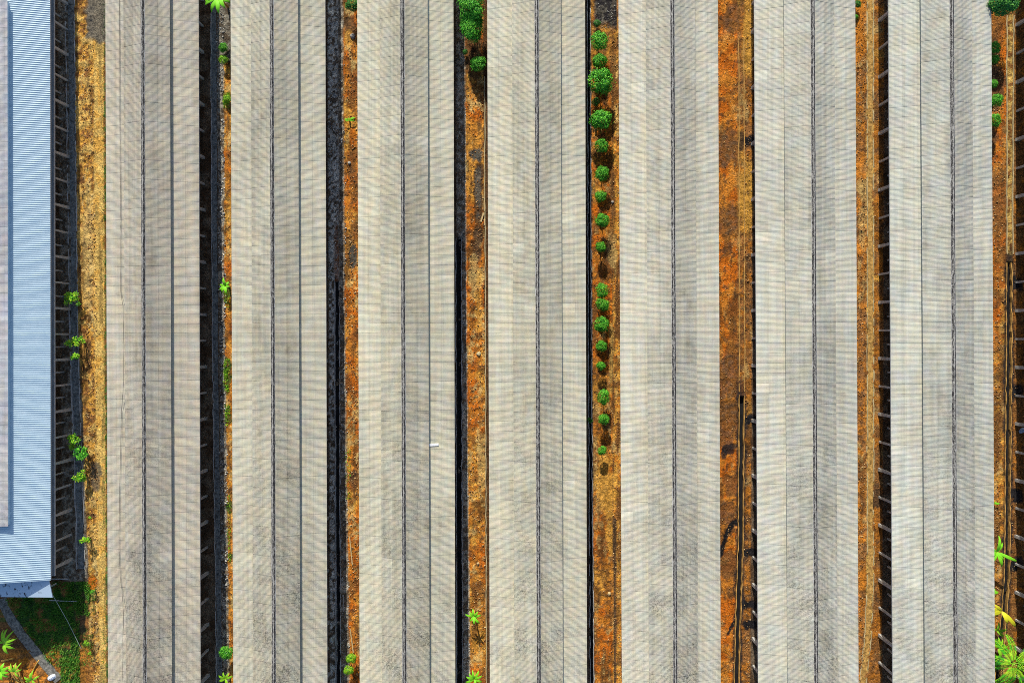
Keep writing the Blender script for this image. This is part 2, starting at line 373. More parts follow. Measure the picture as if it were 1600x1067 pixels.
# alley 6
band([(y0,1325),(y1,1325)], [(y0,1355),(900,1355),(y1,1343)], lerp(br*1.25, ORANGE, sst(.5,.6,N4)), .09)
band([(y0,1340),(900,1340),(y1,1340)], [(y0,1355),(900,1355),(y1,1343)], lerp(TAN*.8, BROWN*1.5, sst(.42,.56,N3))*1.0, .1, 1.0) if False else None
band([(y0,1354),(900,1354),(1000,1350),(y1,1341)], [(y0,1366),(900,1366),(1000,1361),(y1,1351)], lerp(TAN, BROWN*1.6, sst(.45,.6,N3)), .05)
band([(y0,1366),(900,1366),(1000,1361),(y1,1352)], [(y0,1382),(y1,1378)], lerp(br, ORANGE*.8, sst(.4,.6,N1)*.6), .07, 1.0)
for a in ((1347,340,7,26),(1346,290,8,14),(1352,300,8,24),(1348,375,5,20)): blob(*a, PALE*.85, .6)
blob(1370, 775, 10, 16, MUD, .9); blob(1362, 790, 5, 14, MUD, .9); blob(1372,435,6,5,GOLD,.8); blob(1372,85,8,10,GOLD*.8,.6)
# alley 7
band([(y0,1540),(y1,1540)], [(y0,1574),(900,1570),(y1,1556)], lerp(dp, BROWN, sst(.45,.65,N2)*.7), .09)
mix7 = sst(380, 520, PY); m = sst(1560,1566,PX+WOB)*(1-sst(1572,1576,PX+WOB*.3))*mix7; blend(m*.8, rub)
m = sst(1548,1552,PX)*(1-sst(1568,1574,PX+WOB*.3))*sst(500,580,PY+WOB*4); blend(m*.85, lerp(gd, BROWN, sst(.42,.6,N1)))
band([(y0,1573),(540,1572),(900,1568),(y1,1556)], [(y0,1585),(540,1582),(900,1579),(y1,1566)], lerp(TAN*.9, BROWN*1.2, sst(.45,.6,N3)), .05)
band([(y0,1585),(540,1582),(900,1579),(y1,1566)], [(y0,1640),(y1,1640)], lerp(br, BROWN, sst(.4,.6,N3)), .08)
for a in ((1553,90,9,30),(1556,140,14,40),(1550,215,8,20)): blob(*a, MUD*1.4, .8)
for cy in (443, 608, 775, 880): blob(1586, cy, 8, 12, BLACK, 1); blob(1594, cy, 6, 10, BLACK*1.2, .9)
# the broken band of pale spoil
dirtdark = 1 - .25*sst(.5,.7,NS); C *= dirtdark[...,None]

for pl, a, b, hw in ((TRA, 585, 1120, 7.6), (TRB, 380, 1120, 7.6)):
    d = np.abs(PX - poly(pl, PY) + (N1-.5)*9) + (N3-.5)*5
    m = (1-sst(hw*.7, hw*1.2, d))*sst(a, a+45, PY+(N1-.5)*60)*(1-sst(b-1, b, PY)); blend(m*.92, BLACK*1.4)
# trenches: polyline, half width (px), depth m
TR = [ ([(y0,109),(540,115.3),(890,125.5)], 5.5, .22, (-60, 893)),
       ([(y0,333),(540,336),(1067,343),(y1,343)], 4.2, .16, (-60,1120)),
       ([(440,526),(700,526),(y1,529)], 3.4, .40, (440,1120)),
       ([(370,716.5),(y1,718)], 4.2, .40, (372,1120)),
       ([(y0,919.8),(540,921.5),(y1,925.3)], 2.0, .28, (-60,1120)),
       ([(190,1158),(540,1159.5),(640,1159),(850,1157.5),(960,1153.5),(y1,1151)], 4.3, .55, (620,1120)),
       ([(y0,1360),(900,1360),(1000,1355),(1067,1347),(y1,1342)], 3.6, .06, (-60,1120)),
       ([(y0,1579),(540,1577),(900,1574),(960,1569),(1067,1558),(y1,1552)], 4.3, .50, (410,1120)),
       ([(y0,1579),(410,1577.5)], 3.3, .08, (-60,410)) ]
ZZ = base + (N3-.5)*rough*1.6 + (N1-.5)*rough*2.2
for pl, hw, dep, (a, b) in TR:
    d = np.abs(PX - poly(pl, PY)); m = (1-sst(hw*.85, hw*1.1, d))*sst(a-1,a+1,PY)*(1-sst(b-1,b+1,PY))
    ZZ = ZZ - m*(dep+.06)
    blend(m*.0, BLACK)
out = (np.abs(XX) > 62) | (np.abs(YY) > 44)
C[out] = BROWN*1.3
C = np.clip(C, 0, 1)
nx, ny = XX.shape
idx = np.arange(nx*ny).reshape(nx, ny)
Fq = np.stack([idx[:-1,:-1], idx[1:,:-1], idx[1:,1:], idx[:-1,1:]], -1).reshape(-1, 4)
me = mesh_np('ground', np.stack([XX, YY, ZZ], -1).reshape(-1, 3), Fq, True)
ca = me.color_attributes.new('Col', 'FLOAT_COLOR', 'POINT')
ca.data.foreach_set('color', np.concatenate([C, np.ones(C.shape[:2]+(1,))], -1).astype(np.float32).ravel())
o = link('ground', me, M['soil']); tag(o, kind='structure')
ZF = ZZ[len(far):-len(far), len(far):-len(far)]
def gz(x, y):
    i = int(np.clip((x+62)/.115, 0, ZF.shape[0]-1)); j = int(np.clip((y+44)/.14, 0, ZF.shape[1]-1)); return float(ZF[i, j])
def on_ground(px, py, h=0):
    p = gpt(px, py); p.z = gz(p.x, p.y) + h; return p

# ------------------------------------------------------------------ sheds
def corr(x0, z0, x1, z1, ya, yb, pitch=.125, amp=.0078, per=5, lap=.010, rows=2, rowstep=.018, wave='sin'):
    n = int(round((yb-ya)/pitch*per)); y = np.linspace(ya, yb, n+1)
    ph = y/pitch
    w = np.sin(2*np.pi*ph)*amp if wave == 'sin' else np.where((ph % 1) < .35, amp, -amp*.4)
    saw = (1-(y/SHEET) % 1)*lap
    r2 = np.interp(y, np.arange(ya-2, yb+2, SHEET), np.random.default_rng(3).normal(0, .006, len(np.arange(ya-2, yb+2, SHEET))))
    V = []; Fs = []; base_i = 0
    L = math.hypot(x1-x0, z1-z0)
    for r in range(rows):       # r=0 is lowest (eave) row, each higher row laps over it
        ta = r/rows - (.04 if r else 0); tb = (r+1)/rows; off = rowstep*r
        pts = []
        for t_ in (ta, (ta+tb)/2, tb):
            pts.append(np.stack([np.full_like(y, x0+(x1-x0)*t_), y, z0+(z1-z0)*t_ + off + w + saw + r2], -1))
        A = np.stack(pts); m = len(y); V.append(A.reshape(-1, 3))
        i = np.arange(3*m).reshape(3, m)+base_i
        q = np.stack([i[:-1,:-1], i[1:,:-1], i[1:,1:], i[:-1,1:]], -1).reshape(-1, 4)
        if (x1-x0) > 0: pass
        else: q = q[:, ::-1]
        Fs.append(q); base_i += 3*m
    return mesh_np('roof', np.concatenate(V), np.concatenate(Fs), True)

HW, UP = 5.29, 2.60            # half width at the eaves, half width of the raised middle roof
ZE = 4.4                       # eave height above the shed base
HL = 47.0
Z1 = ZE+.70; Z2 = ZE+1.17; ZR = ZE+2.12
me_low = {s: corr(s*HW, ZE, s*(UP-.35), Z1+.09, -HL, HL) for s in (-1, 1)}
me_up = {s: corr(s*UP, Z2, s*.05, ZR, -HL, HL) for s in (-1, 1)}
# ridge cap: two wings in lengths, slightly uneven
def ridge_mesh(ya, yb, seed):
    mb = MB(); r = random.Random(seed); y = ya
    k = (ZR-Z2)/(UP-.05)
    while y < yb:
        l = 1.06; dz = r.uniform(0, .02)+.055; dx = r.uniform(-.012, .012); w = .225
        rows = []
        for yy in (y-.04, y+l):
            rows.append([(-w+dx, yy, ZR-k*w+dz), (-.07+dx, yy, ZR+dz+.0), (-.05+dx, yy, ZR+dz+.055), (.05+dx, yy, ZR+dz+.055), (.07+dx, yy, ZR+dz), (w+dx, yy, ZR-k*w+dz)])
        mb.quadstrip(rows[::-1]); y += l
    return mb.mesh('ridge_cap')
me_ridge = ridge_mesh(-HL, HL, 5)
me_riser = {s: MB().box((min(s*(UP-.22), s*(UP-.26)), -HL+.1, Z1-.05), (max(s*(UP-.22), s*(UP-.26)), HL-.1, Z2-.02)).mesh('clerestory') for s in (-1, 1)}
me_trim = {s: MB().box((min(s*(HW-.06), s*(HW-.01)), -HL, ZE-.15), (max(s*(HW-.06), s*(HW-.01)), HL, ZE-.03)).mesh('fascia') for s in (-1, 1)}
WX = HW-.62; FZ = ZE-1.05
me_wall = {s: MB().box((min(s*WX, s*(WX-.05)), -HL+.3, FZ), (max(s*WX, s*(WX-.05)), HL-.3, ZE-.1)).mesh('side_curtain') for s in (-1, 1)}
me_floor = MB().box((-WX-.08, -HL+.2, FZ-.18), (WX+.08, HL-.2, FZ)).mesh('floor_slab')
me_end = []
for yy in (-HL+.25, HL-.25):
    mb = MB(); n = 0; mb.v += [(-WX, yy, FZ), (WX, yy, FZ), (WX, yy, ZE+.05), (UP, yy, Z1-.02), (UP-.24, yy, Z2-.02), (0, yy, ZR-.06), (-UP+.24, yy, Z2-.02), (-UP, yy, Z1-.02), (-WX, yy, ZE+.05)]
    mb.f.append(tuple(range(n, n+9)))
    me_end.append(mb.mesh('end_wall'))
def tap_box(w0, w1, h):         # tapering post with its foot at z=0 and top at z=h
    mb = MB(); a, b = w0/2, w1/2
    mb.v = [(-a,-a,0),(a,-a,0),(a,a,0),(-a,a,0),(-b,-b,h),(b,-b,h),(b,b,h),(-b,b,h)]
    mb.f = [(0,3,2,1),(4,5,6,7),(0,1,5,4),(1,2,6,5),(2,3,7,6),(3,0,4,7)]
    return mb
pm = tap_box(.22, .18, 1.0); me_post = pm.mesh('post')
pm = tap_box(.34, .22, 1.0); me_thick = pm.mesh('main_post')
me_inner = tap_box(.17, .17, 1.0).mesh('inner_post')

centres = {1:(237.4,241.0), 2:(434.2,437.9), 3:(633.2,636.7), 4:(837.6,841.3), 5:(1044.0,1048.9), 6:(1257.2,1263.0), 7:(1468.4,1474.7), 8:(1697,1704)}
tints = {1:((.515,.475,.435),(.455,.425,.395)), 2:((.53,.505,.455),(.475,.45,.405)), 3:((.575,.55,.485),(.50,.475,.425)),
         4:((.575,.55,.49),(.515,.49,.435)), 5:((.58,.56,.52),(.525,.505,.47)), 6:((.565,.555,.53),(.51,.50,.475)), 7:((.555,.555,.54),(.50,.495,.485)), 8:((.55,.55,.54),(.50,.50,.49))}
labels = {1:'long grey corrugated shed beside the tan dirt path, next to the white metal shed',
 2:'second grey corrugated shed from the left, a tall banana plant at its northern left corner',
 3:'long grey corrugated shed with a small white board lying on its roof',
 4:'long cream grey corrugated shed standing just left of the row of round green bushes',
 5:'long cream grey corrugated shed standing just right of the row of round green bushes',
 6:'pale grey corrugated shed between the deep orange alley and the brown alley',
 7:'long pale grey corrugated shed just left of the palm in the lower right corner',
 8:'shed at the right border, only its pale posts showing beside the palm'}
def shed_post_row(root, k, s, me_, name, xin, ys, zt, mat):
    ca_, sa_ = math.cos(root.rotation_euler.z), math.sin(root.rotation_euler.z)
    for y in ys:
        lx = s*xin; wx = root.location.x + lx*ca_ - y*sa_; wy = root.location.y + lx*sa_ + y*ca_
        if abs(wy) > 41: continue
        g = gz(wx, wy) - root.location.z - .04
        o_ = link(name, me_, mat, root); o_.location = (lx, y, g); o_.scale = (1, 1, zt-g)
SHED = {}
for k, (a, b) in centres.items():
    # eave plane height: follows the terrace
    z = 0.0
    for _ in range(8):
        p = pw((a+b)/2, 533.5, z+ZE); z = gz0(p.x, 0) 
    pa = pw(a, 0, z+ZE); pb = pw(b, 1067, z+ZE)
    ang = math.atan2(pa.x-pb.x, pa.y-pb.y)*-1
    mid = (pa+pb)/2
    root = empty('poultry_shed', (mid.x, mid.y, z), ang); SHED[k] = root
    tag(root, labels[k], 'shed', 'long corrugated sheds standing in parallel')
    cl = tuple(np.array(tints[k][0])*(1.045,1.045,.915)) + (1,)
    cu = tuple(np.array(tints[k][1])*(1.10,1.095,.96)) + (1,)
    for s in (-1, 1):
        link('lower_roof', me_low[s], M['roof_low'], root, cl)
        link('upper_roof', me_up[s], M['roof_up'], root, cu if s > 0 else tuple(np.array(cu)*.35+np.array(cl)*.65))
        link('clerestory', me_riser[s], M['riser'], root)
        link('fascia', me_trim[s], M['trim'], root)
        link('side_curtain', me_wall[s], M['wall'], root)
    link('ridge_cap', me_ridge, M['ridge'], root)
    link('floor_slab', me_floor, M['concrete'], root)
    for e_ in me_end: link('end_wall', e_, M['wall'], root)
    side = 1 if k <= 4 else -1
    off = {1:0.2,2:.9,3:.4,4:.2,5:1.1,6:.5,7:1.35,8:.4}[k]
    ys = [off + 3.08*i for i in range(-15, 15)]
    for s in (-1, 1):
        shed_post_row(root, k, s, me_thick, 'main_post', HW-1.12, ys[::2], FZ-.18, M['post'])
        shed_post_row(root, k, s, me_post, 'post', HW-1.12, ys[1::2], FZ-.18, M['post'])
    shed_post_row(root, k, side, me_inner, 'inner_post', HW-2.0, [y+1.54 for y in ys], FZ-.18, M['post'])

# white metal shed at the left
z0_ = 0.0
for _ in range(8):
    p = pw(79, 533, z0_+4.35); z0_ = gz0(p.x, 0)-.1
E0 = 4.35
pe_t = pw(78.4, 0, z0_+E0); pe_b = pw(79.3, 905, z0_+E0)
ang = -math.atan2(pe_t.x-pe_b.x, pe_t.y-pe_b.y)
W0 = 9.6
U0 = pw(8.3, 450, z0_+E0+1.57).x - (pe_b.x - W0)
rt = empty('metal_shed', (pe_b.x - W0, pe_b.y, z0_), ang)     # local y=0 at the south end
tag(rt, 'shed with bright white ribbed metal roof and lower blue shaded canopy at its end', 'shed')
LN = 75.0; ZU = E0+1.17
KS = 0.95/(W0-U0)
def ribbed(x0, z0, x1, z1, ya, yb):
    pitch = .245; n = int((yb-ya)/pitch); ys = []; zs = []
    for i in range(n+1):
        y = ya+i*pitch
        for dy, dz in ((0, 0), (.12, .0), (.145, .034), (.20, .034), (.235, 0)):
            if y+dy <= yb: ys.append(y+dy); zs.append(dz)
    ys = np.array(ys); zs = np.array(zs)
    A = np.stack([np.stack([np.full_like(ys, x0+(x1-x0)*t_), ys, z0+(z1-z0)*t_+zs], -1) for t_ in (0, 1)])
    m = len(ys); i = np.arange(2*m).reshape(2, m)
    q = np.stack([i[:-1,:-1], i[1:,:-1], i[1:,1:], i[:-1,1:]], -1).reshape(-1, 4)
    return mesh_np('roof', A.reshape(-1, 3), q if x1 > x0 else q[:, ::-1], False)
for s in (-1, 1):
    link('lower_roof', ribbed(s*W0, E0, s*.01, E0+KS*(W0-.01), 0, LN), M['metal'], rt)
    # the raised middle stops short of both ends
    Y_s = pw(8, 821.5, z0_+ZU+.4).y - pe_b.y; Y_n = pw(8, -1, z0_+ZU+.4).y - pe_b.y
    me_ = corr(s*U0, E0+1.57, s*.05, E0+1.57+1.1, Y_s, Y_n)
    link('upper_roof', me_, M['roof_low'], rt, (.50,.50,.52,1))
    link('clerestory', MB().box((min(s*(U0-.2), s*(U0-.25)), Y_s+.1, E0+.85), (max(s*(U0-.2), s*(U0-.25)), Y_n-.1, E0+1.55)).mesh('clerestory'), M['metal'], rt)
    wx = W0-.15
    link('fascia', MB().box((min(s*(W0-.05), s*(W0-.01)), 0, E0-.16), (max(s*(W0-.05), s*(W0-.01)), LN, E0-.02)).mesh('fascia'), M['trim'], rt)
    link('side_curtain', MB().box((min(s*wx, s*(wx-.05)), .3, E0-.72), (max(s*wx, s*(wx-.05)), LN-.2, E0-.1)).mesh('side_curtain'), M['wall'], rt)
for yy in (.28, LN-.25):
    mb = MB(); n = 0; mb.v += [(-wx, yy, E0-.75), (wx, yy, E0-.75), (wx, yy, E0-.02), (0, yy, E0+KS*(wx)-.02), (-wx, yy, E0-.02)]; mb.f.append(tuple(range(n, n+5)))
    link('end_wall', mb.mesh('end_wall'), M['metal'], rt)
link('floor_slab', MB().box((-wx-.1, .25, E0-.90), (wx+.1, LN-.2, E0-.75)).mesh('floor_slab'), M['concrete'], rt)
link('floor_edge', MB().box((wx+.103, .25, E0-.88), (wx+.16, LN-.2, E0-.71)).mesh('floor_edge'), M['trim'], rt)
# canopy at the south end: slopes down away from the gable
mb = MB(); cz = E0-.12
mb.quadstrip([[(-W0, .27, cz), (W0-.35, .27, cz)], [(-W0, -2.15, cz-.35), (W0-.10, -2.15, cz-.35)]])
mb.quadstrip([[(-W0, -2.15, cz-.35), (W0-.10, -2.15, cz-.35)], [(-W0, -2.15, cz-.47), (W0-.10, -2.15, cz-.47)]])
mb.quadstrip([[(W0-.35, .27, cz), (W0-.35, .27, cz-.1)], [(W0-.10, -2.15, cz-.35), (W0-.10, -2.15, cz-.47)]])
link('canopy', mb.mesh('canopy'), M['canopy'], rt)
for x_ in (W0-2.4, W0-5.2, W0-8):
    wxp = rt.location.x+x_; wyp = rt.location.y-2.0; g = gz(wxp, wyp)-z0_-.05
    o_ = link('canopy_post', me_post, M['post'], rt); o_.location = (x_, -2.0, g); o_.scale = (.7, .7, cz-.36-g)
def row0(me_, name, xin, ys):
    for y in ys:
        for s in (1,):
            wxp = rt.location.x+s*(W0-xin); wyp = rt.location.y+y
            if wyp > 42: continue
            g = gz(wxp, wyp)-z0_-.04; o_ = link(name, me_, M['post'], rt); o_.location = (s*(W0-xin), y, g); o_.scale = (1, 1, E0-.90-g)
ys = [1.0+3.03*i for i in range(24)]
row0(me_thick, 'main_post', .42, ys[::2]); row0(me_post, 'post', .45, ys[1::2]); row0(me_inner, 'inner_post', 1.25, [y+1.5 for y in ys])
# closed white gutter outlet on the lower roof edge
# white board on the third shed, cable on the first
def on_roof(k, px, py, hh):
    return pw(px, py, SHED[k].location.z + hh)
c = on_roof(3, 677, 694.6, ZE+.64)
o = link('white_board', MB().box((-.58,-.14,-.012), (.58,.14,.012)).mesh('white_board'), M['white']); o.location = c + Vector((0,0,.03)); o.rotation_euler = (0, .24, .02)
tag(o, 'small white board lying across the step of the grey shed roof', 'board')
mb = MB(); pts = []
for py, px in ((-10,186.5),(100,187.3),(200,187.5),(330,188.5),(380,189),(455,188.5),(478,192.3),(540,193.5),(600,193),(640,190),(700,188.5),(780,186.5),(860,186),(900,188),(925,191),(960,193),(1000,192),(1075,192)):
    x_l = abs(px-238-(-0))/13.9
    h = ZE + .70*np.clip((px-166)/27, 0, 1) + .09
    if px > 191.8: h = Z2+.10
    pts.append(on_roof(1, px, py, h))
# smooth resample
P2 = []
for i in range(len(pts)-1):
    for t_ in np.linspace(0, 1, 6, endpoint=False): P2.append(pts[i].lerp(pts[i+1], t_) + Vector((random.uniform(-.02,.02), 0, 0)))
mb.tube(P2, [.022]*len(P2), 5)
o = link('cable', mb.mesh('cable'), M['cable']); tag(o, 'thin dark cable lying lengthwise on the lower roof of the leftmost grey shed', 'cable')

# ------------------------------------------------------------------ drains
def drain(name, left, right, ya, yb, fl, lipm, label, cat='drain', lw=.09, lh=.05, depth=.2, gaps=False, step=9, lips=(1, 1)):
    """left/right: (py,px) polylines of the two lips"""
    a0 = on_ground(float(poly(left, (ya+yb)/2)), (ya+yb)/2)
    root = empty(name, (a0.x, a0.y, a0.z)); tag(root, label, cat, 'drainage channels running down the alleys')
    pys = np.arange(ya, yb+1, step)
    rows = []; r = random.Random(len(label))
    cx = {}
    for side, pl in (('l', left), ('r', right)):
        pts = []
        for py in pys:
            p = gpt(float(poly(pl, py)), float(py)); p.z = gz0(p.x, p.y); p.x += r.uniform(-.05, .05); pts.append(p)
        cx[side] = pts
    for i_, side in enumerate('lr'):
        if not lips[i_]: continue
        mb = MB(); rw = []
        for p in cx[side]:
            q = p - a0; w = lw*(1+r.uniform(-.45, .35)); h = lh+r.uniform(-.05, .03)-(.12 if r.random() < .16 else 0)
            rw.append([(q.x-w, q.y, q.z-.3), (q.x-w, q.y, q.z+h), (q.x+w, q.y, q.z+h), (q.x+w, q.y, q.z-.3)])
        mb.quadstrip(rw); o_ = link('kerb', mb.mesh('kerb'), lipm, root)
    mb = MB(); rw = []
    for p, q in zip(cx['l'], cx['r']):
        p = p-a0; q = q-a0; rw.append([(p.x, p.y, p.z-depth), ((p.x+q.x)/2, p.y, (p.z+q.z)/2-depth-.02), (q.x, q.y, q.z-depth)])
    mb.quadstrip(rw); link('channel_floor', mb.mesh('channel_floor'), fl, root)
    return root
drain('drain_channel', [(-20,101.8),(540,109.2),(780,117.5),(893,119.8)], [(-20,116),(540,121.8),(780,130.3),(893,132.5)], -20, 893, M['chan_grey'], M['lipgrey'], 'wide shallow drain with two thin pale kerbs beside the white metal shed', lw=.05, depth=.2)
drain('drain_channel', [(-20,329),(540,332),(1080,338.5)], [(-20,337),(540,340),(1080,347.5)], -20, 1080, M['chan_grey'], M['lipgrey'], 'blue grey concrete drain in the shade right of the leftmost grey shed', lw=.04, depth=.13, lips=(1, 0))
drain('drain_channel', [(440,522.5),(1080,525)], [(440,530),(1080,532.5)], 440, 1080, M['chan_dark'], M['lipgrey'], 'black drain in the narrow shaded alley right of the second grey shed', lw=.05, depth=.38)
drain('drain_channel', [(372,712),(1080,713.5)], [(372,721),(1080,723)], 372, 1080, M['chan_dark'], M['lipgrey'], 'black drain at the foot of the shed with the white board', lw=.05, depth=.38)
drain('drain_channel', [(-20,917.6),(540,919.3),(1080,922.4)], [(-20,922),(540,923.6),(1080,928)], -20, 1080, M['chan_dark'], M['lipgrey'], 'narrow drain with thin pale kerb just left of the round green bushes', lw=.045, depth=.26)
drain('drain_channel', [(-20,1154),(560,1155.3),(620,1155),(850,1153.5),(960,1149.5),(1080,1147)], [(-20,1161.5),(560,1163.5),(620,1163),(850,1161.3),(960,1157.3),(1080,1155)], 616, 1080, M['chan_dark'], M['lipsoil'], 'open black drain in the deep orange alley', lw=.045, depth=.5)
drain('silted_drain', [(-20,1153.5),(560,1155.3),(620,1155)], [(-20,1161),(560,1163.3),(620,1163)], -20, 616, M['soil'], M['lip'], 'silted drain with pale kerbs in the deep orange alley, north of the black drain', lw=.05, depth=-.012) if False else None
drain('drain_channel', [(-20,1355),(900,1355),(1000,1350.5),(1080,1341)], [(-20,1364.5),(900,1365),(1000,1361),(1080,1351)], -20, 1080, simple('silt', (.50,.30,.09), .75, 3.5, bump=1.0), M['lip'], 'silted tan drain between two pale kerbs in the brown alley', lw=.05, depth=.04)
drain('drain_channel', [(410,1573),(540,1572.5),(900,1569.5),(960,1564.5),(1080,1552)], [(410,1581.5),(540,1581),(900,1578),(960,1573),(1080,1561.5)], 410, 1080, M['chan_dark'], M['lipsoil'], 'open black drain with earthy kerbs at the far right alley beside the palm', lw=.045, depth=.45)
def kerbline(name, pl, ya, yb, mat, label, w=.05, h=.08):
    pys = np.arange(ya, yb+1, 12); a0 = on_ground(float(poly(pl, ya)), ya); mb = MB(); rw = []
    for py in pys:
        p = gpt(float(poly(pl, py)), float(py)); q = p-a0; q.x += random.uniform(-.04, .04); hh = h+random.uniform(-.04, .01)
        rw.append([(q.x-w, q.y, q.z-.2), (q.x-w, q.y, q.z+hh), (q.x+w, q.y, q.z+hh), (q.x+w, q.y, q.z-.2)])
    mb.quadstrip(rw); o_ = link(name, mb.mesh(name), mat); o_.location = a0; tag(o_, label, 'kerb', 'low kerbs along the alleys')
kerbline('kerb', [(120,757.3),(540,758.6),(1080,760.2)], 120, 1080, M['lip'], 'thin yellowish kerb at the right edge of the orange alley with the pale planks')
kerbline('kerb', [(20,1154),(560,1155.3),(612,1155)], 60, 612, M['lipsoil'], 'left thin earthy kerb of the silted stretch in the deep orange alley')
kerbline('kerb', [(20,1162.2),(560,1163.5),(612,1163)], 60, 612, M['lipsoil'], 'right thin earthy kerb of the silted stretch in the deep orange alley')
kerbline('kerb', [(20,1573),(400,1573)], 25, 404, M['lip'], 'left pale kerb of the silted stretch near the five right hand bushes')
kerbline('kerb', [(20,1583.5),(400,1582)], 25, 404, M['lip'], 'right pale kerb of the silted stretch near the five right hand bushes')
# sloping concrete path in the yard
cl = [(4,934),(8,948),(20,970),(34,990),(50,1010),(66,1030),(78,1045),(92,1062)]
pp = [on_ground(*c) for c in cl]; rows = []
for i, p in enumerate(pp):
    d = (pp[min(i+1,len(pp)-1)]-pp[max(i-1,0)]); d.z = 0; d.normalize(); nrm = Vector((-d.y, d.x, 0)); w = .58+random.uniform(-.06,.06)
    q = Vector((p.x, p.y, gz0(p.x, p.y)+.12)); rows.append([q+nrm*w-Vector((0,0,.3)), q+nrm*w, q, q-nrm*w, q-nrm*w-Vector((0,0,.3))])
o = link('path', MB().quadstrip(rows).mesh('path'), simple('mossy_concrete', (.20,.19,.165), .8, 3.2, bump=1.0)); tag(o, kind='structure')

# ------------------------------------------------------------------ rubble
def ico():
    ph = (1+5**.5)/2; v = np.array([(-1,ph,0),(1,ph,0),(-1,-ph,0),(1,-ph,0),(0,-1,ph),(0,1,ph),(0,-1,-ph),(0,1,-ph),(ph,0,-1),(ph,0,1),(-ph,0,-1),(-ph,0,1)])/1.9
    f = np.array([(0,11,5),(0,5,1),(0,1,7),(0,7,10),(0,10,11),(1,5,9),(5,11,4),(11,10,2),(10,7,6),(7,1,8),(3,9,4),(3,4,2),(3,2,6),(3,6,8),(3,8,9),(4,9,5),(2,4,11),(6,2,10),(8,6,7),(9,8,1)])
    return v, f
IV, IF = ico()
def rubble(label, strips, mat):
    Vs = []; Fs = []; n = 0
    for (xa, xb, ya, yb, cnt, smin, smax) in strips:
        for _ in range(int(cnt*1.6)):
            py = random.uniform(ya, yb); tt = (py)/1067
            px = random.uniform(xa[0]+(xa[1]-xa[0])*tt, xb[0]+(xb[1]-xb[0])*tt)
            # clumped
            if vn1(px, py) < random.uniform(.2, .62): continue
            p = on_ground(px, py); s = .72*(smin+(smax-smin)*random.random()**3.2)
            a = random.uniform(0, 6.28); R_ = np.array(Euler((random.uniform(0,3), random.uniform(0,3), a)).to_matrix())
            v = (IV*(1+RNG.uniform(-.25,.25,(12,1)))*np.array([1, random.uniform(.6,1), random.uniform(.4,.8)])*s) @ R_.T + np.array(p) + np.array([0,0,s*.08])
            Vs.append(v); Fs.append(IF+n); n += 12
    o_ = link('rubble', mesh_np('rubble', np.concatenate(Vs), np.concatenate(Fs)), mat); tag(o_, label, 'rubble', kind='stuff')
_vr = np.random.default_rng(5).random((64, 128))
def vn1(px, py):
    u = px/9.0; v = py/14.0; i = int(u) % 64; j = int(v) % 128; fu = u % 1; fv = v % 1
    return (_vr[i,j]*(1-fu)+_vr[(i+1) % 64,j]*fu)*(1-fv)+(_vr[i,(j+1) % 128]*(1-fu)+_vr[(i+1) % 64,(j+1) % 128]*fu)*fv
rubble('loose tan and brown stones beside the tan dirt path', [((124,142),(147,156),70,1067,2600,.04,.17),((148,156),(162,168),70,1067,200,.03,.09)], M['stone'])
rubble('grey stones along the drain right of the leftmost grey shed', [((338,346),(350,358),20,1067,1500,.05,.22)], M['stone_grey'])
rubble('loose stones in the orange strip right of the leftmost grey shed', [((349,359),(361,366),110,1067,500,.03,.13)], M['stone'])
rubble('loose stones in the orange alley right of the second grey shed', [((538,548),(560,564),60,1067,1700,.04,.2)], M['stone'])
rubble('grey stones in the shade right of the second grey shed', [((514,517),(529,531),430,1067,500,.04,.16),((528,534),(538,547),100,1067,700,.04,.2),((512,514),(528,528),20,430,700,.04,.16)], M['stone_grey'])
rubble('loose stones in the orange alley beside the white board shed', [((729,737),(756,759),120,1067,2200,.04,.18)], M['stone'])
rubble('grey gravel in the shade beside the white board shed', [((711,723),(727,735),100,1067,1600,.03,.13),((935,935),(962,962),0,45,120,.04,.14)], M['stone_grey'])
rubble('loose stones among the round green bushes', [((924,930),(955,958),20,1067,1500,.03,.13),((955,958),(970,972),20,1067,1500,.04,.15)], M['stone'])
rubble('loose stones in the deep orange alley', [((1122,1125),(1152,1150),0,1067,1100,.03,.14),((1164,1162),(1178,1172),0,1067,900,.04,.16)], M['stone'])
rubble('loose stones in the brown alley', [((1336,1342),(1355,1352),0,1067,1800,.04,.15),((1365,1360),(1378,1372),0,1067,700,.03,.12)], M['stone'])
rubble('loose stones in the alley at the right border', [((1549,1553),(1573,1560),30,1067,1500,.04,.17),((1582,1578),(1594,1590),60,1067,500,.04,.14)], M['stone'])

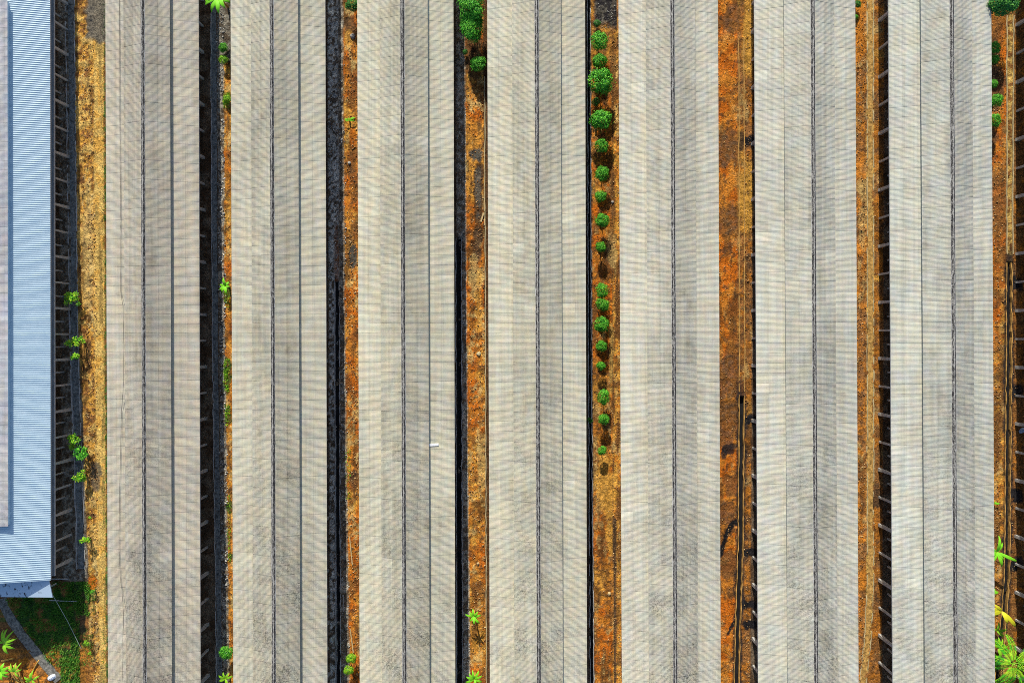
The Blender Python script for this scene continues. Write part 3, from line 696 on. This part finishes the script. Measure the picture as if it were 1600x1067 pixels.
# ------------------------------------------------------------------ plants
def leaf_quad(V, Fs, n, c, nrm, up, ln, wd, bend=.25):
    """pointed folded leaf: 6 points, 4 faces"""
    t_ = up - nrm*up.dot(nrm)
    if t_.length < 1e-4: t_ = nrm.orthogonal()
    t_.normalize(); s = nrm.cross(t_)
    a = c; b = c + t_*ln*.5 + nrm*ln*.08; d = c + t_*ln - nrm*ln*bend
    V += [a, b+s*wd*.5-nrm*wd*.12, d, b-s*wd*.5-nrm*wd*.12, b]
    Fs += [(n, n+1, n+4), (n+1, n+2, n+4), (n+2, n+3, n+4), (n+3, n, n+4)]
    return n+5
def rand_dir(r, zmin=-1):
    while True:
        v = Vector((r.uniform(-1,1), r.uniform(-1,1), r.uniform(-1,1)))
        if .05 < v.length < 1:
            v.normalize()
            if v.z >= zmin: return v
def crown_mesh(seed, nl, size, flat=.85, lumps=9, ell=(1,1)):
    r = random.Random(seed); V = []; Fs = []; n = 0
    L = [(rand_dir(r, -.2), r.uniform(.26, .38)) for _ in range(lumps+3)]
    cent = [(d*r.uniform(.60, .74), s) for d, s in L] + [(Vector((0,0,0)), .86)]*6
    for i in range(nl):
        c, s = r.choice(cent); d = rand_dir(r, -.5)
        p = c + d*s*(r.uniform(.74, 1.05) if r.random() < .93 else r.uniform(1.05, 1.28)); p = Vector((p.x*ell[0], p.y*ell[1], p.z*flat))
        nrm = (d*.9 + rand_dir(r)*.75 + Vector((0,0,.35))).normalized()
        n = leaf_quad(V, Fs, n, p, nrm, rand_dir(r), size*r.uniform(.7, 1.3), size*r.uniform(.4, .6))
    return mesh_np('crown', np.array([tuple(v) for v in V]), np.array(Fs))
def trunk_mesh(seed, h=1.0, rad=.07, limbs=5, spread=.5):
    r = random.Random(seed); mb = MB()
    mb.tube([(0,0,-.15),(.02,.01,h*.5),(0,0.01,h)], [rad, rad*.75, rad*.45], 6)
    for i in range(limbs):
        a = 6.28*i/limbs+r.uniform(-.4,.4); z = h*r.uniform(.55,.9)
        mb.tube([(0,0,z),(math.cos(a)*spread*.5, math.sin(a)*spread*.5, z+spread*.45),(math.cos(a)*spread, math.sin(a)*spread, z+spread*.75)], [rad*.5, rad*.33, rad*.12], 5)
    return mb.mesh('trunk', True)
crowns = [crown_mesh(10+i, 2900, .14) for i in range(5)]
trunks = [trunk_mesh(20+i) for i in range(3)]
bush_i = [0]
def bush(px, py, rpx, label, cat='bush', group=None, mat='leaf', name='round_bush', h=None, crown=None, sxy=(1, 1), zs=.9, me_c=None):
    """px,py,rpx describe the crown; its foot is found under it"""
    r = rpx/13.9*1.02
    hc = h if h is not None else .75+r*1.05                # crown centre height
    z = 0
    for _ in range(6):
        p = pw(px, py, z); z = gz0(p.x, p.y)+hc
    g = gz(p.x, p.y)
    k = bush_i[0]; bush_i[0] += 1
    root = empty(name, (p.x, p.y, g), random.uniform(0, 6.28) if sxy == (1, 1) else 0); tag(root, label, cat, group)
    c_ = link('crown', (me_c or crowns[k % 5]), M[mat] if not (me_c or crowns[k % 5]).materials else None, root)
    if mat != 'leaf' or me_c:
        c_.data = c_.data.copy() if c_.data.materials and c_.data.materials[0] != M[mat] else c_.data
        if c_.data.materials: c_.data.materials[0] = M[mat]
    c_.location = (0, 0, hc); c_.scale = (r*sxy[0]*random.uniform(.92,1.08), r*sxy[1]*random.uniform(.92,1.08), r*zs)
    t_ = link('trunk', trunks[k % 3], M['trunk'], root); t_.scale = (min(.8, max(.5, r)), min(.8, max(.5, r)), hc)
    return root
for m_ in crowns: m_.materials.append(M['leaf'])
RB = 'round green bushes in a row between two sheds'
rowb = [(936.5,65,14.5,'large round bush at the north end of the row, just below the black gravel'),
 (937,95,12.5,'medium bush touching the second largest gap between the northern bush and the widest bush'),
 (937.5,127,20,'widest and largest bush of the long row, reddish fringe on its left side'),
 (939,187.5,17.5,'second largest bush of the row, with a small dark plant just above it'),
 (939.5,228,11,'round bush directly south of the second largest bush'),
 (940.5,271.5,11.5,'round bush two places south of the second largest bush'),
 (938.5,307,9.5,'small flattened bush with a pale stone to its lower right, upper half of row'),
 (941.5,345,11.5,'round bush of the row directly below the small flattened bush'),
 (938.5,386,9.2,'last bush before the widest empty gap in the row'),
 (941,454,11,'first bush below the widest gap in the row, touching the one beneath it'),
 (941.5,475.5,10.5,'middle bush of the three tightly spaced bushes below the gap'),
 (940,507,12.5,'largest and lowest of the three tightly spaced bushes below the gap'),
 (940,541,9.3,'small round bush just below the three tightly spaced bushes'),
 (939,571.5,7.8,''),
 (942.5,620,11.5,'bright dense bush standing third from the southern end of the row'),
 (943,655,9,'bush second from the southern end, facing a dark weed at the drain'),
 (941,703.5,7.6,'southernmost and smallest bush of the row with a separate shadow below it')]
rowb[1] = (937,95,12.5,'bush between the northernmost large bush and the widest bush of the row')
rowb[13] = (939,571.5,7.8,'tiny bush standing fourth from the southern end of the row')
for a in rowb: bush(*a, group=RB)
bush(933,37,6,'small dark bush in the black gravel at the north end of the bush row', mat='leaf_dark', name='small_bush', h=.5)
bush(931,160,7,'small dark plant squeezed between the two largest bushes of the row', mat='leaf_dark', name='small_bush', h=.5)
bush(922.5,657,4.5,'dark weed growing out of the narrow drain beside the bush row', 'weed', mat='leaf_dark', name='weed', h=.3)
GR = 'small bushes against the rightmost shed'
for a in ((1554,75,9,'bright bush nearest the big dark tree against the rightmost shed'),(1554,93,7.5,'flat low bush second below the dark tree against the rightmost shed'),(1553,131,6.8,'smallest bush of the five against the rightmost shed'),
          (1557,157,11,'largest bush of the five against the rightmost shed'),(1554.5,188.5,10,'southernmost bush of the five against the rightmost shed')): bush(*a, group=GR, zs=.8)
big1 = crown_mesh(61, 7500, .11, .9, 16, (1, 1)); big2 = crown_mesh(62, 7500, .11, .9, 16); big3 = crown_mesh(63, 7000, .11, .9, 14)
bush(736,6,22,'tall dense tree cut by the top edge beside the shed with the white board', 'tree', name='leafy_tree', mat='leaf', me_c=big1, h=3.2, sxy=(1,1.25))
bush(737,42,20,'tall dense tree just south of another tree, darker on its lower side', 'tree', name='leafy_tree', mat='leaf', me_c=big2, h=2.6, sxy=(1,1.2))
bush(747,101,12.5,'round bush alone below the two tall trees, close to the cream shed', name='round_bush', h=1.6)
bush(727,82,5,'small dark weed in the shade left of the lone round bush', 'weed', mat='leaf_dark', name='weed', h=.4)
bush(1566,4,21,'big dark green tree cut by the top edge at the right border alley', 'tree', name='leafy_tree', mat='leaf_dark', me_c=big3, h=3.4, sxy=(1.25,1))
bush(1340,7,6,'small bush at the top edge of the brown alley', h=.6, mat='leaf_dark', name='small_bush')
bush(1337,27,4,'tiny weed below the small bush at the top of the brown alley', 'weed', h=.3, name='weed')
bush(551,8,11,'dark bush cut by the top edge in the alley right of the second grey shed', mat='leaf_dark', name='small_bush')
bush(549,1028,9,'bright bush close above another one at the lower end of the alley', mat='leaf_yel', name='small_bush')
bush(545,1046,8.5,'lower left of the two bright bushes at the lower end of the alley', mat='leaf_yel', name='small_bush')
bush(354,1019,11,'bright green bush standing above the banana plant at the lower end of the drain alley', mat='leaf', name='small_bush')
bush(349,75,8.5,'bright round bush below the banana at the top of the drain alley', mat='leaf', name='small_bush', h=1.1)
bush(349,94,7.5,'yellow green bush just under the bright round bush in the drain alley', mat='leaf_yel', name='small_bush', h=.8)
bush(355,155,7,'low green plant against the eave of the second grey shed', mat='leaf_yel', name='small_bush', h=.5)

# leafy shrubs with rosettes
def rosette_mesh(seed, n_ros, ln=.5, nl=11, spread=.8):
    r = random.Random(seed); V = []; Fs = []; n = 0; stems = MB()
    for i in range(n_ros):
        a = r.uniform(0, 6.28); d = spread*math.sqrt(r.random()); c = Vector((math.cos(a)*d, math.sin(a)*d, 1.3+r.uniform(-.35,.45)))
        stems.tube([(0,0,-.1), (c.x*.45, c.y*.45, c.z*.5), tuple(c)], [.045,.03,.02], 5)
        for j in range(nl):
            b = 6.28*j/nl+r.uniform(-.3,.3); o_ = Vector((math.cos(b), math.sin(b), r.uniform(-.1,.55))).normalized()
            nr = (Vector((0,0,1))-o_*o_.z+rand_dir(r)*.25).normalized()
            n = leaf_quad(V, Fs, n, c+o_*.03, nr, o_, ln*r.uniform(.7,1.15), ln*.36, .3)
    return mesh_np('foliage', np.array([tuple(v) for v in V]), np.array(Fs)), stems.mesh('stem', True)
def shrub(px, py, label, seed, n_ros, ln=.45, spread=.8, mat='leaf_yel', sc=1.0):
    z = 0
    for _ in range(6):
        p = pw(px, py, z); z = gz0(p.x, p.y)+1.3*sc
    g = gz(p.x, p.y); root = empty('leafy_shrub', (p.x, p.y, g)); tag(root, label, 'shrub', 'leafy shrubs in the alley beside the white shed')
    f_, s_ = rosette_mesh(seed, n_ros, ln, 11, spread); a = link('foliage', f_, M[mat], root); b = link('stem', s_, M['trunk'], root)
    a.scale = b.scale = (sc, sc, sc)
shrub(112,467,'dense round leafy shrub, northernmost beside the white shed drain',1,16,.34,.82)
shrub(122,532,'sparse leafy shrub just above a lower tuft beside the white shed',2,8,.32,.5)
shrub(108,537,'small tuft left of the sparse leafy shrub beside the white shed',3,5,.32,.32)
shrub(116,556,'low leafy tuft directly under the sparse shrub beside the white shed',4,7,.32,.45)
shrub(118,684,'yellow green leafy shrub above the largest spread of leaves beside the drain',5,11,.34,.62)
shrub(126,707,'widest leafy shrub, darker green, overhanging the drain kerb',6,15,.36,.72,'leaf')
shrub(111,698,'small leafy tuft left of the widest leafy shrub',7,4,.34,.28)
shrub(126,745,'bright leafy shrub leaning down left over the drain',8,13,.34,.62)
shrub(132,844,'small bright leafy shrub southernmost beside the white shed drain',9,8,.30,.42)
shrub(140,808,'tiny weedy tuft at the edge of the stony strip',10,4,.26,.3,'leaf_yel',.5)
shrub(137,1003,'weedy tuft beside the tan path at the end of the grassy yard',11,7,.30,.4,'leaf_yel',.6)
shrub(141,1020,'low tuft below the weedy tuft beside the tan path',12,5,.28,.35,'leaf_yel',.5)
shrub(145,925,'low green tuft where the yard meets the tan path',13,8,.28,.5,'leaf',.5)

# bananas and palms
def banana_leaf(mb, az, ln, wd, lift, r, z0=0.0, droop=1.0):
    k = 14; rows = []; d = Vector((math.cos(az), math.sin(az), 0)); s = Vector((-d.y, d.x, 0)); p = Vector((0,0,z0)); el = lift
    for i in range(k+1):
        t_ = i/k
        w = wd*(.12 if t_ < .06 else math.sin(math.pi*min(1, (t_-.03)/.97)**.75)**.7)*(1+r.uniform(-.10,.10))
        if i == k: w = .005
        v = .18*w
        rows.append([p+s*w*.5-Vector((0,0,v*.2)), p+s*w*.22+Vector((0,0,v*.6)), p, p-s*w*.22+Vector((0,0,v*.6)), p-s*w*.5-Vector((0,0,v*.2))])
        el -= droop*(1.9/k)*(.3+t_)
        p = p + (d*math.cos(el)+Vector((0,0,math.sin(el))))*(ln/k)
    mb.quadstrip(rows)
def banana(px, py, label, leaves, h=1.6, mat='leaf_lime', name='banana_plant', group=None):
    z = 0
    for _ in range(6):
        p = pw(px, py, z); z = gz0(p.x, p.y)+h
    g = gz(p.x, p.y); root = empty(name, (p.x, p.y, g)); tag(root, label, 'banana plant', group); r = random.Random(int(px*7+py))
    o_ = link('stem', MB().tube([(0,0,-.1),(.02,0,h*.5),(0,0,h+.05)], [.12,.09,.05], 8).mesh('stem', True), M['log'], root)
    for (deg, ln, wd) in leaves:                       # deg measured in the photograph, 0 = right, 90 = up
        mb = MB(); banana_leaf(mb, math.radians(deg), ln, wd, r.uniform(.45,.8), r, h)
        link('leaf', mb.mesh('leaf', True), M[mat], root)
BG = None
banana(342,-4,'tall lime green banana plant cut by the top edge in the drain alley', [(-150,2.0,.5),(-120,2.1,.5),(-88,2.2,.55),(-60,1.9,.5),(-25,1.6,.5),(200,1.8,.5)], 2.6)
banana(352,447,'small lime green banana plant halfway down the drain alley against the second grey shed', [(100,1.1,.3),(50,.7,.25),(-10,.6,.25),(165,.8,.28),(-80,1.1,.32),(-120,.9,.3),(215,.9,.3)], 1.2)
banana(352,1060,'yellow green banana plant cut by the bottom edge in the drain alley', [(150,1.1,.26),(110,.9,.25),(60,.9,.25),(20,1.0,.28),(-60,1.2,.3),(200,1.0,.3)], 1.2, 'leaf_yel')
banana(740,963,'lime green star shaped banana plant alone on the orange alley', [(95,1.0,.25),(50,.9,.26),(10,.95,.26),(-50,1.2,.30),(-85,1.0,.26),(-130,.8,.22),(165,1.1,.26),(130,.8,.22)], 1.9)
banana(741,1060,'lime green banana plant cut by the bottom edge of the orange alley', [(100,1.2,.28),(60,1.2,.28),(25,1.1,.28),(-20,1.1,.28),(-70,1.2,.3),(160,1.1,.3),(200,1.2,.28),(130,1.0,.26)], 1.7)
banana(545,188,'small low banana sucker on stony soil in the alley right of the second grey shed', [(170,.6,.2),(100,.3,.2),(20,.9,.24),(-5,.8,.22),(-160,.5,.2)], .4, 'leaf_lime')
banana(1557,862,'bright green banana plant above the yellow one near the lower right corner', [(85,2.0,.34),(-25,2.7,.34),(-70,2.0,.36),(-50,1.3,.3),(150,1.4,.35),(200,1.8,.4),(240,1.5,.4),(60,1.3,.28)], 2.0)
banana(1565,954,'yellow leaved banana plant between the green banana and the palm', [(165,1.9,.42),(140,1.4,.3),(-50,2.6,.42),(-72,1.5,.45),(190,1.8,.45)], 1.9, 'leaf_gold')
banana(1551,925,'small green banana leaf tuft against the eave near the yellow banana', [(0,.7,.35),(160,.9,.4),(60,.5,.3)], .9)
banana(6,1004,'tall banana plant with long upright leaves in the lower left corner', [(75,2.0,.34),(50,2.2,.26),(20,2.0,.30),(95,1.7,.3),(-30,1.6,.38),(-70,1.6,.42),(150,1.4,.4),(0,1.3,.3),(35,1.3,.3)], 2.0, 'leaf_yel')
banana(22,1050,'yellow green banana plant leaning over the fallen stems in the lower left', [(80,1.3,.22),(55,1.5,.2),(110,1.3,.22),(20,1.0,.2),(150,1.3,.24),(-40,.9,.2)], 1.3, 'leaf_yel')
banana(2,1048,'dense green banana clump cut by the lower left corner', [(70,1.2,.4),(30,1.5,.4),(0,1.3,.4),(-35,1.3,.4),(110,1.2,.4),(150,1,.4),(-70,1.2,.4),(-110,1,.4)], 1.2)
banana(50,1062,'young banana plant among fallen stems in the lower left yard', [(75,1.6,.26),(100,1.0,.26),(30,1.2,.26),(150,1.1,.3),(-30,.9,.3),(190,1.0,.26)], 1.0, 'leaf_yel')
banana(1554,787,'tiny lime green leaf tuft on brown soil near the right border', [(10,.6,.22),(150,.4,.2),(60,.35,.2)], .3)
def palm(px, py, h, nf, label, L=3.2, start=0):
    z = 0
    for _ in range(6):
        p = pw(px, py, z); z = gz0(p.x, p.y)+h
    g = gz(p.x, p.y); root = empty('palm_tree', (p.x, p.y, g)); tag(root, label, 'palm'); r = random.Random(5)
    link('trunk', MB().tube([(0,0,-.2),(.05,0,h*.4),(0,0,h)], [.22,.16,.13], 9).mesh('trunk', True), M['trunk'], root)
    for i in range(nf):
        az = start+6.283*i/nf+r.uniform(-.12,.12); d = Vector((math.cos(az), math.sin(az), 0)); s = Vector((-d.y, d.x, 0)); el = r.uniform(.35,.8); k = 26
        V = []; Fs = []; n = 0; pt = Vector((0,0,h)); pts = [pt.copy()]; ln = L*r.uniform(.85,1.1)
        for j in range(k):
            el -= .062; pt = pt+(d*math.cos(el)+Vector((0,0,math.sin(el))))*(ln/k); pts.append(pt.copy())
            if j > 2:
                u = (j-2)/(k-2); ll = .50*math.sin(math.pi*(.12+.86*u))**.6
                for sg in (-1, 1):
                    dirn = (s*sg+d*.55+Vector((0,0,-.18+r.uniform(-.08,.08)))).normalized()
                    n = leaf_quad(V, Fs, n, pt, Vector((0,0,1)), dirn, ll*r.uniform(.9,1.1), .10, .12)
        fr_ = link('frond', mesh_np('frond', np.array([tuple(v) for v in V]), np.array(Fs)), M['leaf_lime'], root)
        link('midrib', MB().tube(pts[::2], [.03]*len(pts[::2]), 4).mesh('midrib'), M['leaf_yel'], fr_)
banana(1560,1012,'lime green leafy plant squeezed between the eave and the palm', [(95,1.4,.3),(60,1.2,.28),(15,1.2,.3),(-30,1.3,.3),(-80,1.3,.32),(140,.9,.3)], 1.3, 'leaf_yel')
banana(1557,985,'short yellow green plant just under the yellow banana plant', [(80,1.1,.26),(10,1.2,.28),(-40,1.1,.3),(150,.8,.3)], .9, 'leaf_yel')
palm(1582,1036,3.0,10,'bright green palm with feathery fronds in the lower right corner', 3.1, .3)

# ------------------------------------------------------------------ grass and weeds (uncountable)
def grass(label, regions, per, hmin, hmax, mat='grass'):
    V = []; Fs = []; n = 0; r = random.Random(9)
    for (x0, y0_, x1, y1_, cnt) in regions:
        for _ in range(int(cnt*per)):
            px, py = r.uniform(x0, x1), r.uniform(y0_, y1_)
            if x0 < 60 and px < float(np.interp(py, [905, 940, 1000, 1060], [0, 12, 52, 96])): continue
            if vn1(px*2.2, py*2.2) < r.uniform(.15, .6): continue
            p = on_ground(px, py); h = r.uniform(hmin, hmax); a = r.uniform(0, 6.28); w = h*.16
            tip = p+Vector((math.cos(a)*h*.6, math.sin(a)*h*.6, h)); s = Vector((-math.sin(a), math.cos(a), 0))*w
            V += [p-s, p+s, tip]; Fs.append((n, n+1, n+2)); n += 3
    o_ = link('grass', mesh_np('grass', np.array([tuple(v) for v in V]), np.array(Fs)), M[mat]); tag(o_, label, 'grass', kind='stuff')
grass('short dark grass covering the yard below the white shed', [(10,932,125,1040,13000),(84,908,141,960,5000),(95,1025,125,1067,2600)], 1, .10, .30)
grass('weeds along the stony strip and tan path', [(160,0,166,1067,1800),(138,900,150,960,900),(128,990,146,1040,900)], 1, .06, .2)
grass('weeds along the orange strip beside the second grey shed', [(350,560,359,612,900),(352,632,360,665,400),(349,145,360,170,400),(350,440,360,480,300),(356,770,361,880,300),(540,700,548,780,200)], 1, .08, .25, 'leaf_yel')

# ------------------------------------------------------------------ loose things
def plank(name, a, b, w, th, mat, label, cat, group=None, lift=.06):
    A = on_ground(*a, lift+.0); B = on_ground(*b, lift+.0); d = (B-A); L = d.length; d.normalize()
    u = Vector((-d.y, d.x, 0)).normalized()*w/2; up = Vector((0,0,th)); mb = MB(); n = 0
    mid = (A+B)/2; rows = []
    for i in range(5):
        p = A.lerp(B, i/4)-mid+Vector((0,0,random.uniform(-.01,.01)))
        rows.append([p-u, p-u+up, p+u+up, p+u, p-u])
    mb.quadstrip(rows)
    mb.f.append((0, 1, 2, 3)); e = 20; mb.f.append((e+3, e+2, e+1, e))
    o_ = link(name, mb.mesh(name), mat); o_.location = mid; tag(o_, label, cat, group)
plank('plank', (757,314), (757,330), .14, .05, M['wood'], 'pale upright plank on the wet dark soil by the kerb', 'plank', 'pale planks on the orange alley')
plank('plank', (755.5,333), (751.5,347), .18, .05, M['wood'], 'pale slanting plank below the upright plank on wet soil', 'plank', 'pale planks on the orange alley')
plank('plank', (757,341), (757.5,352), .12, .05, M['wood'], 'short pale plank right of the slanting plank', 'plank', 'pale planks on the orange alley')
plank('bamboo_pole', (546.5,838), (551,882), .12, .07, M['wood'], 'upper yellowish pole along the stony orange alley edge', 'pole', 'poles lying in the alley right of the second grey shed')
plank('bamboo_pole', (547.5,982), (552.5,1018), .12, .07, M['wood'], 'lower yellowish pole above the two bright bushes', 'pole', 'poles lying in the alley right of the second grey shed')
plank('bamboo_pole', (537,928), (537.5,955), .14, .07, M['concrete'], 'grey pole lying in the shade left of the yellowish poles', 'pole', 'poles lying in the alley right of the second grey shed')
def stem_log(a, b, r0, label):
    A = on_ground(*a, r0+.08); B = on_ground(*b, r0+.05); mid = (A+B)/2
    pts = [A.lerp(B, i/6)-mid+Vector((0,0,.04*math.sin(i))) for i in range(7)]
    o_ = link('fallen_stem', MB().tube(pts, [r0*(1.1-.05*i) for i in range(7)], 10).mesh('fallen_stem', True), M['log']); o_.location = mid; tag(o_, label, 'fallen stem', 'fallen banana stems in the yard')
stem_log((17,1038),(33,1070),.20,'left one of the fallen yellow banana stems in the lower left yard')
stem_log((25,1036),(40,1068),.20,'right one of the fallen yellow banana stems in the lower left yard')
stem_log((6,1030),(24,1027),.11,'thin fallen stem lying above the two thick yellow stems')
stem_log((62,1030),(50,1050),.08,'short thin fallen stem beside the young banana plant')
def cloth(px, py, rx, ry, mat, label, name='plastic_sack'):
    c_ = on_ground(px, py); r = random.Random(int(px)); V = []; rows = []; N = 12
    for i in range(N+1):
        row_ = []
        for j in range(N+1):
            u, v = i/N*2-1, j/N*2-1; k = 1-.25*abs(u*v)+r.uniform(-.06,.06)
            hh = .30*(1-u*u)*(1-v*v)+r.uniform(0,.14)*(1-max(abs(u),abs(v))**3)+.10
            x, y = u*rx*k, v*ry*k; row_.append((x*.9-y*.35, y*.9+x*.45, hh))
        rows.append(row_)
    o_ = link(name, MB().quadstrip(rows).mesh(name), mat); o_.location = c_; tag(o_, label, 'sack')
cloth(82,1057,.62,.36,simple('blue_white_plastic', (.75,.80,.9), .12, 2.2, .4, .4),'crumpled white and bluish plastic sack at the end of the mossy concrete path')
cloth(1597,672,.45,.28,simple('blue_plastic', (.25,.50,.85), .3, 2.2, .4, .4, c2=(.75,.8,.9)),'small blue plastic sack under the eave at the right border','plastic_sack')
# thin guy wire from the shed corner to the yard fence stake
a = pw(80.5, 926, z0_+2.2); b = on_ground(128, 1012, .15); mid = (a+b)/2
o = link('guy_wire', MB().tube([a-mid, Vector((0,0,-.15)), b-mid], [.03]*3, 5).mesh('guy_wire'), M['wire']); o.location = mid; tag(o, 'thin pale wire running diagonally from the canopy corner over the dark grass', 'wire')
a = on_ground(80, 936.5, .12); b = on_ground(120, 939, .10); mid = (a+b)/2
plank('kerb', (78,937), (121,939), .08, .08, M['lipgrey'], 'thin grey kerb across the dark grass below the canopy', 'kerb', lift=.05)
plank('kerb', (79,903.5), (108,903.5), .10, .10, M['lipgrey'], 'short grey kerb crossing at the end of the wide shallow drain', 'kerb', lift=.05)
# a few rocks one can point at
def rock(px, py, s, mat, label):
    c_ = on_ground(px, py, s*.3); r = random.Random(int(px*py)); import bmesh
    bm = bmesh.new(); bmesh.ops.create_icosphere(bm, subdivisions=2, radius=s)
    for v in bm.verts: v.co *= 1+r.uniform(-.16,.16); v.co.z *= .7
    me_ = bpy.data.meshes.new('rock'); bm.to_mesh(me_); bm.free(); o_ = link('rock', me_, mat); o_.location = c_; tag(o_, label, 'rock')
rock(551,57,.30,M['concrete'],'grey boulder near the top of the alley right of the second grey shed')
rock(952,927,.22,M['wood'],'pale rock beside the dark rut below the bush row')
rock(957,316,.16,M['concrete'],'pale stone lower right of the small flattened bush')
rock(748,553,.26,M['lip'],'tan rock in the orange alley, northwest of the white board level')
rock(546,255,.20,M['concrete'],'grey rock on the stony orange alley below the small banana sucker')
rock(747,880,.18,M['wood'],'pale rock above the star shaped banana plant')

# ------------------------------------------------------------------ light
sun_dir = Vector((-.25, 1.65, 1)).normalized()
el = math.asin(sun_dir.z); az = math.atan2(sun_dir.x, sun_dir.y)       # azimuth from +Y towards +X
W = bpy.data.worlds.new("World"); S.world = W; W.use_nodes = True; nt = W.node_tree
bg = nt.nodes['Background']; sky = nt.nodes.new('ShaderNodeTexSky'); sky.sky_type = 'NISHITA'; sky.sun_disc = False
sky.sun_elevation = el; sky.sun_rotation = az; sky.air_density = 1.0; sky.dust_density = 1.2; sky.ozone_density = 2.0
nt.links.new(sky.outputs[0], bg.inputs[0]); bg.inputs[1].default_value = .15
ld = bpy.data.lights.new('sun', 'SUN'); ld.energy = 4.9; ld.angle = math.radians(.5); ld.color = (1.0, .93, .80)
lo = bpy.data.objects.new('sun', ld); COL.objects.link(lo); lo.rotation_euler = sun_dir.to_track_quat('Z', 'Y').to_euler(); lo.location = (0, 0, 60)
S.view_settings.view_transform = 'Standard'; S.view_settings.look = 'None'; S.view_settings.exposure = 0; S.view_settings.gamma = 1
S.cycles.pixel_filter_type = 'BLACKMAN_HARRIS'; S.cycles.filter_width = .9
S.cycles.max_bounces = 5; S.cycles.use_denoising = False
